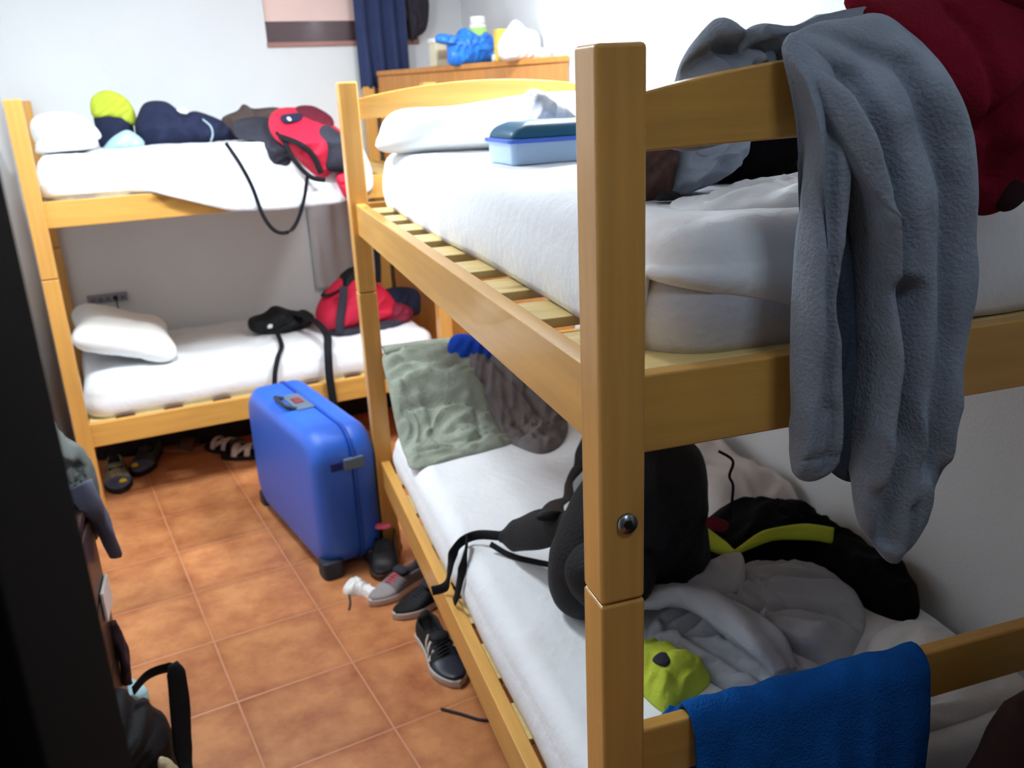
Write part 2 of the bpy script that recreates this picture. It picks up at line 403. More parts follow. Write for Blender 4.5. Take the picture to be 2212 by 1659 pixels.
# rear wall with the window opening, in the rear bed's frame
WU0, WU1, WZ0, WZ1 = 1.125, 1.90, 1.812, 2.40; VW = .95
def b2box(u0, u1, v0, v1, z0, z1):
    g = box(u0, u1, v0, v1, z0, z1); return [tuple(b2w(*p)) for p in g[0]], g[1]
struct('wall_back', join(b2box(-.6, WU0, VW, VW + .12, 0, 2.6), b2box(WU1, 2.7, VW, VW + .12, 0, 2.6),
       b2box(WU0, WU1, VW, VW + .12, 0, WZ0), b2box(WU0, WU1, VW, VW + .12, WZ1, 2.6)), WALLM)
t = T('window_1', 'small brown framed window high in the rear wall with its pink blind down', 'window', (WU0, VW, WZ0), 'b2')
t.o['kind'] = 'structure'
t.part('window_frame', join(box(WU0, WU1, VW + .02, VW + .07, WZ0 + .02, WZ0 + .115), box(WU0, WU0 + .03, VW + .03, VW + .07, WZ0 + .1, WZ1),
       box(WU1 - .04, WU1, VW + .02, VW + .07, WZ0 + .1, WZ1), box(WU0, WU1, VW + .02, VW + .07, WZ1 - .05, WZ1)), FRAMEB, smooth=False)
t.part('sill', box(WU0 - .002, WU1 + .002, VW - .012, VW + .08, WZ0 - .004, WZ0 + .02), SILLB, smooth=False, bevel=.003)
t.part('blind', box(WU0 + .004, WU1 - .03, VW + .022, VW + .028, WZ0 + .112, WZ1 - .03), PINKB, smooth=False)
t.part('pane', box(WU0 + .03, WU1 - .04, VW + .05, VW + .056, WZ0 + .1, WZ1 - .05), mat('window_glass', (200, 215, 225), .05, .01, 3, spec=.5, trans=.9), smooth=False)
# dark door frame the camera looks through
t = T('door_1', 'dark brown door frame filling the left edge, seen from the corridor', 'door frame', (-.52, -.39, 0)); t.o['kind'] = 'structure'
t.part('jamb', box(-.565, -.482, -.48, -.298, .0, 2.05), WENGE, smooth=False, bevel=.008)
t.part('jamb', box(.375, .46, -.48, -.298, .0, 2.05), WENGE, smooth=False, bevel=.008)
t.part('lintel', box(-.565, .46, -.48, -.298, 2.052, 2.13), WENGE, smooth=False, bevel=.008)
# socket rail on the wall
t = T('power_strip', 'grey socket strip on the wall above the lower rear pillow', 'power strip', (.21, .93, .672), 'b2')
ps = t.part('housing', box(.124, .302, .915, .949, .676, .716), mat('strip_grey', (150, 150, 160), .5), smooth=False, bevel=.004)
for i in range(5):
    t.part('socket', cyl((.148 + i * .033, .912, .696), .011, .006, 'y', 16), mat('socket_grey', (120, 120, 130), .5) if i != 3 else RUBBER)
t.part('cable', sweep([(.25, .905, .70), (.25, .88, .66), (.26, .93, .60), (.27, .945, .5)], .003, .003, (1, 0, 0), 20, 8), RUBBER)

# ------------------------------------------------------------------ bunk beds
PW, ZT, ZJ, UT, UB, LT, LB, IN = .0585, 1.61, .966, 1.2487, 1.1516, .3745, .2772, .0185
def bunk(name, label, Lg, Wd, frame, loc, heads, gaps_u, gaps_l, gw):
    t = T(name, label, 'bunk bed', loc, frame, None)
    alongx = frame == 'b2'
    def f(l, c): return (l, c) if alongx else (c, l)
    def bx(l0, l1, c0, c1, z0, z1):
        a, b = f(l0, c0), f(l1, c1); return box(min(a[0], b[0]), max(a[0], b[0]), min(a[1], b[1]), max(a[1], b[1]), z0, z1)
    WL, WC = (WX, WY) if alongx else (WY, WX)
    for l in (0, Lg - PW):
        for c in (0, Wd - PW):
            p = t.part('post', bx(l, l + PW, c, c + PW, 0, ZJ - .001), WZ, smooth=False, bevel=.004)
            t.part('upper_post', bx(l, l + PW, c, c + PW, ZJ + .001, ZT), WZ, p, smooth=False, bevel=.006)
    RW = .03
    for z0, z1 in ((LB, LT), (UB, UT)):
        for c0 in (IN, Wd - IN - RW):
            t.part('side_rail', bx(PW - .003, Lg - PW + .003, c0, c0 + RW, z0, z1), WL, smooth=False, bevel=.003)
        for l0 in (IN, Lg - IN - RW * .8):
            t.part('end_rail', bx(l0, l0 + RW * .8, PW - .003, Wd - PW + .003, z0, z1), WC, smooth=False, bevel=.003)
        gaps = gaps_u if z1 > 1 else gaps_l
        ed = [IN + RW] + sorted(gaps) + [Lg - IN - RW]
        for a, b in zip(ed, ed[1:]):
            l0 = a + (gw / 2 if a in gaps else .01); l1 = b - (gw / 2 if b in gaps else .01)
            if l1 - l0 > .02: t.part('slat', bx(l0, l1, IN + RW - .004, Wd - IN - RW + .004, z1 - .022, z1 - .006), SLATY if alongx else SLAT, smooth=False, bevel=.002)
    for hd in heads:
        l0 = IN if hd == 0 else Lg - IN - .024
        # arched board
        n = 24; vs = []; fs = []
        for i in range(n + 1):
            s = i / n; c = PW - .003 + (Wd - 2 * PW + .006) * s
            zt = 1.560 + .040 * (1 - (2 * s - 1) ** 2); zb = 1.500 + .006 * (1 - (2 * s - 1) ** 2) - (.05 if hd else 0) * 0
            for l, z in ((l0, zb), (l0, zt), (l0 + .022, zt), (l0 + .022, zb)):
                a = f(l, c); vs.append((a[0], a[1], z))
        for i in range(n):
            for k in range(4): q = (k + 1) % 4; fs.append((i * 4 + k, i * 4 + q, i * 4 + 4 + q, i * 4 + 4 + k))
        fs += [(0, 1, 2, 3), tuple(n * 4 + k for k in (3, 2, 1, 0))]
        t.part('headboard', (vs, fs), WC, smooth=False, bevel=.003)
        t.part('low_headboard', bx(l0, l0 + .024, PW - .003, Wd - PW + .003, .663, .748), WC, smooth=False, bevel=.004)
    return t, bx
nb, bx1 = bunk('bunk_bed', 'orange pine bunk bed filling the right half, its near corner post closest to the viewer', 2.0, .93, 'w', (0, 0, 0), (0, 1),
      [.3, .5, .7, .9, 1.1, 1.3, 1.5, 1.7, 1.9], [.25, .44, .64, .86, 1.06, 1.27, 1.48, 1.7, 1.88], .085)
# bolt on the near post
bolt = nb.part('bolt', cyl((.033, -.0055, 1.075), .0125, .006, 'y', 28), STEEL)
nb.part('bolt_socket', cyl((.033, -.0066, 1.075), .006, .0012, 'y', 6), RUBBER, bolt, smooth=False)
rb, bx2 = bunk('bunk_bed', 'orange pine bunk bed standing along the rear wall behind the blue suitcase', 1.62, .93, 'b2', (0, 0, 0), (),
      [.2, .39, .58, .77, .96, 1.15, 1.34], [.194, .381, .576, .77, .96, 1.15, 1.34], .075)

def mattress(label, frame, x0, x1, y0, y1, z0, z1, seed, sheetkw, mk={}):
    t = T('mattress', label, 'mattress', ((x0 + x1) / 2, (y0 + y1) / 2, z0), frame)
    t.part('mattress_body', slab(x0, x1, y0, y1, z0, z1 - .006, seed=seed, **mk), MATT)
    kw = dict(closed=False, fold=.006, seed=seed, amp=.005); kw.update(sheetkw)
    e = .006
    t.part('bed_sheet', slab(x0 - e, x1 + e, y0 - e, y1 + e, z0, z1, **kw), SHEET, solid=.002)
    return t
V0 = lambda x, y: 0
mattress('white sheeted mattress on the upper level of the near bunk bed', 'w', .108, .89, .075, 1.92, 1.243, 1.405, 3,
         dict(zlow=lambda x, y: 1.250 + .02 * noise.noise(Vector((x * 4, y * 3, 1))) + (max(0, .10 - .28 * (x - .1)) if y < .12 else 0), fold=.007, fsc=2.5, ang=1.2), dict(rc=.10))
mattress('white sheeted mattress on the lower level of the near bunk bed', 'w', .062, .915, .075, 1.915, .369, .497, 5,
         dict(zlow=lambda x, y: .378 + .014 * noise.noise(Vector((x * 4, y * 5, 4))), fold=.010, fsc=2.0, ang=1.3, st=3.0))
def fall(u):
    P = [(-.2, 1.262), (.07, 1.262), (.43, 1.254), (.53, 1.222), (.71, 1.160), (.89, 1.146), (1.15, 1.15), (1.3, 1.19), (2, 1.2)]
    for a, b in zip(P, P[1:]):
        if a[0] <= u <= b[0]: return a[1] + (b[1] - a[1]) * (u - a[0]) / (b[0] - a[0])
    return 1.2
mattress('mattress on the upper level of the rear bunk, white sheet hanging over its rail', 'b2', .065, 1.30, .062, .88, 1.243, 1.40, 7,
         dict(zlow=lambda x, y: fall(x) if y < .2 else 1.26, flare=lambda x, y: Vector((0, -.085 * min(1, max(0, (x - .36) / .12)) if y < .2 else 0)),
              fold=.012, fsc=3.2, ang=.9, amp=.008, rc=.05))
mattress('white sheeted mattress on the lower level of the rear bunk bed', 'b2', .065, 1.56, .075, .90, .369, .505, 9,
         dict(zlow=lambda x, y: .385 + .012 * noise.noise(Vector((x * 4, y * 5, 7))), fold=.010, fsc=3.0, ang=.4))

# pillows
def pillow(label, frame, out, z, hf, seed, loc, **k):
    return single('pillow', label, 'pillow', heap(out, z, hf, seed, fold=k.pop('fold', .006), fs=5, rough=.12, pw=3.2, **k), PILL, loc, frame)
single('pillow', 'plump white pillow at the head of the upper rear bunk', 'pillow',
       upright([(.075, 1.435), (.16, 1.43), (.285, 1.445), (.30, 1.475), (.25, 1.535), (.16, 1.56), (.08, 1.545), (.055, 1.50)], .36, .15, .12, 2, fold=.008, fs=6, rough=.15), PILL, (.17, .36, 1.435), 'b2')
single('folded_blanket', 'white folded bedding under the pillow on the upper rear bunk', 'blanket',
       upright([(.07, 1.408), (.17, 1.408), (.26, 1.415), (.285, 1.43), (.27, 1.452), (.16, 1.462), (.08, 1.46), (.06, 1.43)], .33, .20, .12, 4, fold=.006, fs=6, rough=.1), PILL, (.17, .33, 1.408), 'b2')
g = inflate([(-.21, -.26), (0, -.245), (.21, -.26), (.20, 0), (.21, .26), (0, .25), (-.21, .26), (-.20, 0)], (.245, .50, .612), (.88, 0, -.30), (0, 1, 0.02), (.32, 0, .90), .085, .07, 6, fold=.008, fs=5, rough=.12, pw=3)
single('pillow', 'white pillow leaning at the head of the lower rear bunk', 'pillow', g, PILL, (.2, .5, .51), 'b2')
single('pillow', 'long white pillow at the far end of the upper near bunk', 'pillow',
       upright([(.10, 1.41), (.5, 1.405), (.86, 1.41), (.885, 1.46), (.87, 1.53), (.6, 1.555), (.3, 1.53), (.13, 1.525), (.075, 1.47)], 1.72, .17, .13, 8, fold=.006, fs=4, rough=.12), PILL, (.45, 1.72, 1.41))

# ------------------------------------------------------------------ wardrobe and things on it
BL, FL, FR = (.446, 3.80), (.76, 2.965), (.945, 2.46)
t = T('wardrobe', 'light brown wooden wardrobe in the far right corner with toiletries on top', 'wardrobe', (.75, 3.3, 0))
def lerp2(a, b, s): return (a[0] + (b[0] - a[0]) * s, a[1] + (b[1] - a[1]) * s)
t.part('side_panel', prism([BL, FL, (.945, FL[1] + .02), (.945, 3.87)], .06, 1.655), WARD, smooth=False, bevel=.003)
t.part('door', prism([(FL[0] + .001, FL[1] - .003), (FR[0] - .001, FR[1]), (.9445, FL[1] + .018)], .08, 1.655), wood('wardrobe_front', (198, 136, 74), 'z', .4), smooth=False, bevel=.002)
t.part('top_board', prism([(BL[0] - .005, BL[1] - .004), (FL[0] - .006, FL[1] - .004), (FR[0], FR[1] - .012), (.9455, 3.87)], 1.657, 1.68), WARD, smooth=False, bevel=.003)
t.part('plinth', prism([(BL[0] + .02, BL[1]), (FL[0] + .02, FL[1] + .02), (.94, 2.52), (.94, 3.86)], 0, .058), DARKWOOD, smooth=False)
kn = [o for o in t.o.children if o.name.startswith('door')]
t.part('knob', cyl((.80, 2.82, .95), .012, .02, 'y'), STEEL, kn[0])
ZW = 1.68
def onw(s, ins=.03):  # a spot along the wardrobe's left edge
    p = lerp2(BL, FL, s); return Vector((p[0] + ins, p[1], ZW))
def carton(name, label, cat, c, w_, dp, h_, m, cap=None, rotz=.2):
    t = T(name, label, cat, c, rot=(0, 0, rotz))
    t.part('body', box(-w_ / 2, w_ / 2, -dp / 2, dp / 2, 0, h_), m, smooth=False, bevel=.003)
    return t
p = Vector((.66, 3.33, ZW))
t = carton('jar', 'tall cream carton with white lid at the left end of the wardrobe top', 'carton', p, .075, .07, .10, CREAM)
t.part('lid', prism(rrect(-.042, .042, -.04, .04, .01, 5), .1, .12), WHITE, bevel=.003)
t.part('print', box(-.025, .02, -.0362, -.0352, .03, .07), mat('print_brown', (190, 170, 140), .6), smooth=False)
p = Vector((.755, 3.15, ZW))
t = T('plastic_bag', 'crumpled bright blue plastic bag on the wardrobe top', 'plastic bag', p)
t.part('bag_body', inflate([(-.11, 0), (-.02, -.004), (.10, 0), (.118, .05), (.11, .115), (.07, .135), (.03, .118), (-.03, .15), (-.07, .12), (-.16, .125), (-.175, .095), (-.12, .08)],
       p, (.94, .3, 0), (0, 0, 1), (.3, -.94, 0), .05, .05, 12, fold=.02, fs=16, ang=1.2, rough=.5), BLUEF)
p = Vector((.80, 3.17, ZW))
t = T('bottle', 'white capped bottle with green label standing behind the blue plastic bag', 'bottle', p)
t.part('body', cyl((p.x, p.y, p.z), .038, .165, n=24), WHITE, bevel=.006, smooth=False)
t.part('label_band', cyl((p.x, p.y, p.z + .10), .0388, .05, n=24), GREENP)
t.part('cap', cyl((p.x, p.y, p.z + .166), .034, .03, n=24), WHITE, bevel=.004, smooth=False)
p = Vector((.825, 2.90, ZW))
t = carton('carton', 'small yellow carton with orange round print beside the blue plastic bag', 'carton', p, .06, .04, .125, YEL, rotz=.1)
t.part('round_print', cyl((.003, -.0205, .05), .019, -.001, 'y'), ORNG)
t.part('square_print', box(-.012, .016, -.0212, -.0202, .09, .108), mat('print_teal', (120, 170, 170), .6), smooth=False)
p = Vector((.806, 2.915, ZW + .014))
t = T('tube', 'teal tube with white cap lying at the front of the wardrobe top', 'tube', p)
t.part('tube_body', sweep([p + Vector((0, 0, 0)), p + Vector((.028, -.05, 0)), p + Vector((.05, -.125, -.002))], [.014, .014, .012], [.014, .012, .006], (0, 1, .2), 20, 16), TEAL)
t.part('cap', cyl((p.x - .020, p.y + .008, p.z), .0145, .024, 'x'), WHITE, bevel=.002, smooth=False)
p = Vector((.878, 2.76, ZW))
single('plastic_bag', 'puffy white plastic bag at the right end of the wardrobe top', 'plastic bag',
       inflate([(-.10, 0), (.0, -.003), (.055, 0), (.062, .05), (.05, .10), (0, .12), (-.04, .15), (-.08, .11), (-.115, .06)], p, (1, 0, 0), (0, 0, 1), (0, -1, 0), .05, .05, 3, fold=.02, fs=14, rough=.4), PLASTW, p)
p = Vector((.905, 2.63, ZW))
t = T('jar', 'small round jar with white lid in front of the white plastic bag', 'jar', p)
t.part('body', cyl(p, .022, .018), CREAM); t.part('lid', cyl(p + Vector((0, 0, .018)), .024, .016), WHITE, bevel=.002, smooth=False)
# curtain and clothes hanging beside the window
def curtain(u0, u1, v, z0, z1, nf, amp, seed, slant=0):
    nx_, nz = 90, 26; vs = []; fs = []
    for j in range(nz + 1):
        for i in range(nx_ + 1):
            s = i / nx_; q = j / nz; u = u0 + (u1 - u0) * s + slant * (1 - q)
            vs.append((u, v + amp * math.sin(s * nf * 2 * PI + seed + .6 * math.sin(q * 3)) * (1 - .3 * q) + .006 * noise.noise(Vector((s * 6, q * 4, seed))), z0 + (z1 - z0) * q))
    for j in range(nz):
        for i in range(nx_): a = j * (nx_ + 1) + i; fs.append((a, a + 1, a + nx_ + 2, a + nx_ + 1))
    return vs, fs
t = T('curtain', 'long navy curtain hanging over the right part of the window', 'curtain', (1.68, .87, 1.60), 'b2')
t.part('curtain_cloth', curtain(1.555, 1.815, .885, 1.60, 2.42, 3.4, .016, 1), CURT, solid=.003)
t.part('rod', cyl((1.45, .885, 2.43), .009, .7, 'x', 12), DARKWOOD)
t = T('jacket', 'dark jacket hanging on the wall to the right of the navy curtain', 'jacket', (1.9, .89, 1.84), 'b2')
t.part('jacket_body', upright([(1.845, 1.83), (1.875, 1.84), (1.93, 1.88), (1.95, 2.0), (1.935, 2.12), (1.89, 2.17), (1.84, 2.12), (1.835, 1.95)], .90, .04, .035, 6, fold=.014, fs=12, ang=1.5), mat('dark_grey_cloth', (52, 48, 58), .9, .15, 10))
t.part('hook', cyl((1.89, .935, 2.16), .006, -.05, 'y', 10), STEEL)
t = T('cloth', 'pale grey folded cloth hanging on the wall below the upper rear bunk', 'cloth', (1.32, .93, .62), 'b2')
t.part('hanging_cloth', curtain(1.22, 1.47, .930, .60, 1.135, 3.2, .007, 2), PALEC, solid=.003)

# ------------------------------------------------------------------ belongings on the rear bunk, upper level (frame b2)
Z2 = 1.402
t = T('drawstring_bag', 'lime and navy bag standing beside the pillow on the upper rear bunk', 'bag', (.36, .55, Z2), 'b2')
t.part('bag_body', upright([(.30, Z2), (.36, Z2), (.43, 1.43), (.44, 1.50), (.43, 1.575), (.36, 1.575), (.30, 1.56), (.29, 1.49)], .56, .05, .05, 2, fold=.01, fs=9), NAVY)
t.part('lime_panel', upright([(.292, 1.53), (.35, 1.525), (.40, 1.50), (.448, 1.49), (.455, 1.54), (.43, 1.60), (.37, 1.635), (.31, 1.62), (.286, 1.58)], .545, .045, .045, 3, fold=.01, fs=9), LIME)
single('towel', 'pale blue crumpled cloth between pillow and navy jacket', 'towel', upright([(.31, Z2), (.44, Z2), (.46, 1.43), (.41, 1.475), (.36, 1.46), (.32, 1.43)], .40, .05, .05, 4, fold=.012, fs=10), LBLUE, (.38, .40, Z2), 'b2')
t = T('jacket', 'navy jacket with pale piping heaped on the upper rear bunk', 'jacket', (.62, .5, Z2), 'b2')
t.part('jacket_body', upright([(.45, 1.41), (.50, Z2), (.66, Z2), (.82, 1.405), (.86, 1.44), (.80, 1.49), (.70, 1.535), (.64, 1.53), (.58, 1.58), (.50, 1.58), (.46, 1.53), (.44, 1.48)], .50, .09, .10, 5, fold=.018, fs=7, ang=1.0, rough=.3), NAVY)
t.part('piping', sweep([(.70, .435, 1.51), (.735, .415, 1.475), (.74, .41, 1.44), (.728, .412, 1.41)], .004, .004, (1, 0, 0), 20, 8), mat('pale_piping', (170, 190, 200), .7))
t.part('emblem', upright([(.61, 1.535), (.65, 1.525), (.655, 1.545), (.62, 1.552)], .43, .012, .012, 3, n=24, rings=6, fold=0), WHITE)
t = T('trousers', 'crumpled brown and charcoal trousers beside the red backpack', 'trousers', (.95, .42, Z2), 'b2')
t.part('brown_cloth', upright([(.80, 1.43), (.90, Z2), (1.06, 1.41), (1.10, 1.50), (1.04, 1.535), (.94, 1.535), (.90, 1.555), (.87, 1.53), (.80, 1.50)], .50, .08, .08, 7, fold=.02, fs=9, ang=.2), BROWN)
g = inflate([(0, 0), (.12, .0), (.22, .01), (.25, .10), (.22, .19), (.12, .2), (.05, .17), (.02, .08)], (.80, .14, 1.36), (1, 0, .04), (0, .70, .28), (0, -.35, .93), .035, .02, 8, fold=.014, fs=9)
g2 = upright([(.83, 1.49), (.80, 1.43), (.88, 1.40), (.90, 1.335), (.925, 1.305), (.97, 1.305), (.995, 1.36), (1.0, 1.45), (.95, 1.50)], .05, .035, .03, 8, fold=.012, fs=9)
g2 = ([(x, y + max(0, z - 1.38) * 2.6, z) for x, y, z in g2[0]], g2[1])
t.part('charcoal_leg', g2, GREYD)
# red backpack
t = T('backpack', 'red and black backpack hanging over the edge of the upper rear bunk', 'backpack', (1.08, .3, Z2), 'b2')
def lean(g, z0=1.40, k=2.0): return ([(x, y + max(0, z - z0) * k, z) for x, y, z in g[0]], g[1])
bb = t.part('pack_body', lean(upright([(.94, 1.485), (.93, 1.42), (.985, 1.36), (1.06, 1.27), (1.10, 1.25), (1.15, 1.28), (1.24, 1.31), (1.25, 1.38), (1.20, 1.45), (1.16, 1.50), (1.10, 1.53), (1.0, 1.53)], .02, .07, .05, 9, fold=.012, fs=8)), REDB)
t.part('black_panel', lean(upright([(1.10, 1.44), (1.11, 1.36), (1.105, 1.29), (1.17, 1.275), (1.245, 1.29), (1.235, 1.36), (1.19, 1.43), (1.15, 1.46)], -.035, .035, .03, 10, fold=.008, fs=8)), GREYD, bb)
t.part('front_flap', lean(upright([(1.145, 1.265), (1.155, 1.20), (1.18, 1.165), (1.225, 1.17), (1.245, 1.19), (1.235, 1.24), (1.225, 1.28)], -.03, .03, .025, 11, fold=.008, fs=8)), REDB, bb)
t.part('trim', lean(sweep([(.94, -.035, 1.43), (1.0, -.055, 1.40), (1.05, -.062, 1.35), (1.075, -.06, 1.28)], .012, .006, (1, 0, .6), 30, 10)), BLACKW, bb)
t.part('trim', lean(sweep([(.945, -.02, 1.445), (.97, -.04, 1.35), (1.03, -.05, 1.27), (1.09, -.052, 1.25)], .010, .006, (1, 0, .6), 30, 10)), BLACKW, bb)
t.part('top_pocket', lean(upright([(1.09, 1.46), (1.18, 1.45), (1.20, 1.49), (1.15, 1.535), (1.08, 1.535), (1.06, 1.50)], -.0, .05, .05, 13, fold=.01, fs=10)), mat('maroon_nylon', (96, 22, 40), .7), bb)
t.part('patch', lean(upright([(.99, 1.475), (1.06, 1.485), (1.07, 1.51), (.99, 1.505)], -.045, .02, .01, 3, n=24, rings=6, fold=0)), NAVY, bb)
t.part('badge', lean(cyl((1.01, -.066, 1.491), .008, -.003, 'y', 16)), WHITE, bb)
t.part('shoulder_strap', strap([(.735, .03, 1.415), (.765, -.045, 1.34), (.80, -.04, 1.25), (.83, -.035, 1.13), (.87, -.03, 1.065), (.92, -.03, 1.055), (.96, -.03, 1.09), (1.0, -.035, 1.18), (1.02, -.05, 1.27)], .016, (1, 0, .6)), BLACKW, bb)
single('cloth', 'small beige bundle behind the red backpack on the upper rear bunk', 'cloth', upright([(1.18, 1.405), (1.29, 1.405), (1.28, 1.47), (1.24, 1.50), (1.19, 1.49)], .62, .05, .05, 14, fold=.012, fs=10), BEIGE, (1.23, .62, Z2), 'b2')

# lower level of the rear bunk
ZL = .507
t = T('shoulder_bag', 'small black bag with straps hanging down on the lower rear bunk', 'bag', (.92, .62, ZL), 'b2')
t.part('bag_body', upright([(.80, .53), (.86, ZL), (.98, ZL), (1.09, .53), (1.10, .565), (1.0, .60), (.93, .63), (.87, .60), (.80, .58)], .55, .10, .08, 4, fold=.014, fs=9), BLACK)
t.part('logo', upright([(.865, .552), (.885, .55), (.89, .565), (.872, .568)], .452, .006, .006, 1, n=16, rings=4, fold=0), WHITE)
t.part('strap', strap([(1.0, .50, .59), (1.06, .35, .585), (1.07, .15, .56), (1.045, .045, .52), (1.03, .005, .42), (1.03, -.004, .33), (1.035, -.004, .25)], .036, (1, 0, 0)), BLACKW)
t.part('strap', strap([(.90, .42, .535), (.875, .2, .525), (.83, .06, .515), (.80, .02, .45), (.79, .01, .36), (.80, -.004, .26)], .022, (1, 0, 0)), BLACKW)
t = T('backpack', 'round red and black backpack lying on the lower rear bunk', 'backpack', (1.28, .42, ZL), 'b2')
bb = t.part('pack_body', upright([(1.10, .53), (1.16, ZL), (1.40, ZL), (1.50, .53), (1.47, .62), (1.41, .70), (1.33, .76), (1.24, .76), (1.15, .70), (1.09, .61)], .40, .13, .10, 15, fold=.012, fs=6), REDB)
t.part('black_base', upright([(1.13, .50), (1.40, .497), (1.50, .51), (1.48, .54), (1.3, .535), (1.15, .54)], .36, .12, .05, 15, fold=.006, fs=6), GREYD, bb)
t.part('side_band', sweep([(1.20, .262, .74), (1.185, .262, .66), (1.165, .262, .58), (1.16, .27, .52)], .02, .01, (1, 0, 0), 24, 10), GREYD, bb)
t.part('top_cover', upright([(1.12, .68), (1.20, .72), (1.24, .775), (1.30, .80), (1.32, .76), (1.26, .73), (1.2, .70)], .40, .09, .05, 5, fold=.01, fs=9), BLACK, bb)
t.part('grab_strap', strap([(1.375, .30, .73), (1.378, .29, .80), (1.38, .285, .90)], .03, (1, 0, 0), n=14), BLACKW, bb)
t.part('side_pocket', upright([(1.42, .52), (1.52, .51), (1.55, .56), (1.50, .60), (1.44, .60)], .35, .05, .05, 6, fold=.015, fs=12), mat('dark_red_mesh', (120, 30, 52), .8), bb)
single('jacket', 'dark navy crumpled jacket right of the backpack on the lower rear bunk', 'jacket', upright([(1.46, .51), (1.60, ZL), (1.63, .56), (1.62, .63), (1.54, .655), (1.46, .65), (1.42, .60)], .47, .09, .08, 16, fold=.014, fs=9), NAVY, (1.54, .47, ZL), 'b2')
single('cap', 'small black pouch between the bag and the backpack on the lower rear bunk', 'pouch', upright([(1.03, ZL), (1.10, ZL), (1.12, .54), (1.08, .575), (1.03, .56)], .62, .05, .04, 17, fold=.01, fs=12), BLACK, (1.07, .62, ZL), 'b2')

# ------------------------------------------------------------------ suitcase
rotc = math.atan2(.25, .968)
t = T('suitcase', 'bright blue hard shell suitcase standing on its edge between the bunks', 'suitcase', (-.215, 1.87, 0), rot=(0, 0, rotc + 0.0))
# local: x = thickness to the right, y = length away from the viewer
def shell(x0, x1, Ly, Hh, r, face, z0=.012):
    """half shell; 'face' is the x of its big outer wall"""
    o = dens(rrect(0, Ly, z0, Hh, r, 14), .03); n = len(o); cy, cz = Ly / 2, (Hh + z0) / 2; vs = []; fs = []
    inner = x1 if face == x0 else x0; sgn = 1 if inner > face else -1; D = abs(inner - face); rr = .055
    prof = [(0, D, 0)] + [(rr * (1 - math.cos(a)), rr * (1 - math.sin(a)), 0) for a in [PI / 2 * k / 7 for k in range(8)]]
    prof = [(0.004, D), (0, D - .01), (0, rr)] + [(rr * (1 - math.cos(PI / 2 * k / 7)), rr * (1 - math.sin(PI / 2 * k / 7))) for k in range(1, 8)] + [(.1, -.002), (.16, -.004)]
    for ins, xd in prof:
        for y, z in o:
            ky, kz = 1 - ins / (Ly / 2), 1 - ins / ((Hh - z0) / 2)
            vs.append((face + sgn * xd, cy + (y - cy) * ky, cz + (z - cz) * kz))
    for j in range(len(prof) - 1):
        for i in range(n): k = (i + 1) % n; fs.append((j * n + i, j * n + k, (j + 1) * n + k, (j + 1) * n + i))
    fs.append(tuple(range((len(prof) - 1) * n, len(prof) * n))); fs.append(tuple(range(n))[::-1])
    return vs, fs
LY, HC, TC = .76, .515, .235
t.part('left_shell', shell(0, .138, LY, HC, .10, 0), CASE)
t.part('right_shell', shell(.145, TC, LY, HC, .10, TC), CASE)
g = shell(.137, .146, LY, HC, .1, .137)
o = dens(rrect(-.004, LY + .004, .008, HC + .004, .102, 14), .03); n = len(o)
vs = [(.136, y, z) for y, z in o] + [(.147, y, z) for y, z in o]
t.part('seam_band', (vs, [(i, (i + 1) % n, n + (i + 1) % n, n + i) for i in range(n)] + [tuple(range(n))[::-1], tuple(range(n, 2 * n))]), mat('case_seam_blue', (44, 84, 180), .4), smooth=False)
hd = t.part('handle', sweep([(.075, .33, HC + .0), (.045, .335, HC + .012), (.035, .36, HC + .02), (.035, .44, HC + .02), (.045, .465, HC + .012), (.075, .47, HC)], .009, .007, (0, 0, 1), 40, 12), CASED)
t.part('handle_base', box(.07, .135, .31, .49, HC - .004, HC + .007), CASEG, smooth=False, bevel=.004)
t.part('lock_button', box(.085, .118, .37, .43, HC + .006, HC + .011), mat('lock_red', (130, 60, 70), .5), smooth=False, bevel=.002)
for y in (.06,):
    pass
lt = t.part('latch', box(.105, .175, -.012, .012, HC - .13, HC - .09), CASEG, smooth=False, bevel=.004)
t.part('latch_slot', box(.06, .10, -.006, .01, HC - .125, HC - .095), mat('latch_dark_blue', (26, 40, 110), .5), lt, smooth=False, bevel=.003)
for x0, x1 in ((-.006, .07), (.16, TC + .004)):
    t.part('corner_guard', prism(rrect(x0, x1, -.008, .07, .02, 5), 0.0, .065), CASED, bevel=.01, smooth=False)
for x0 in (.005, TC - .05):
    t.part('corner_guard', prism(rrect(x0, x0 + .045, LY - .06, LY + .006, .015, 5), 0.0, .055), CASED, bevel=.01, smooth=False)
t.part('wheel', cyl((TC - .03, .02, .018), .018, .02, 'x', 20), RUBBER)

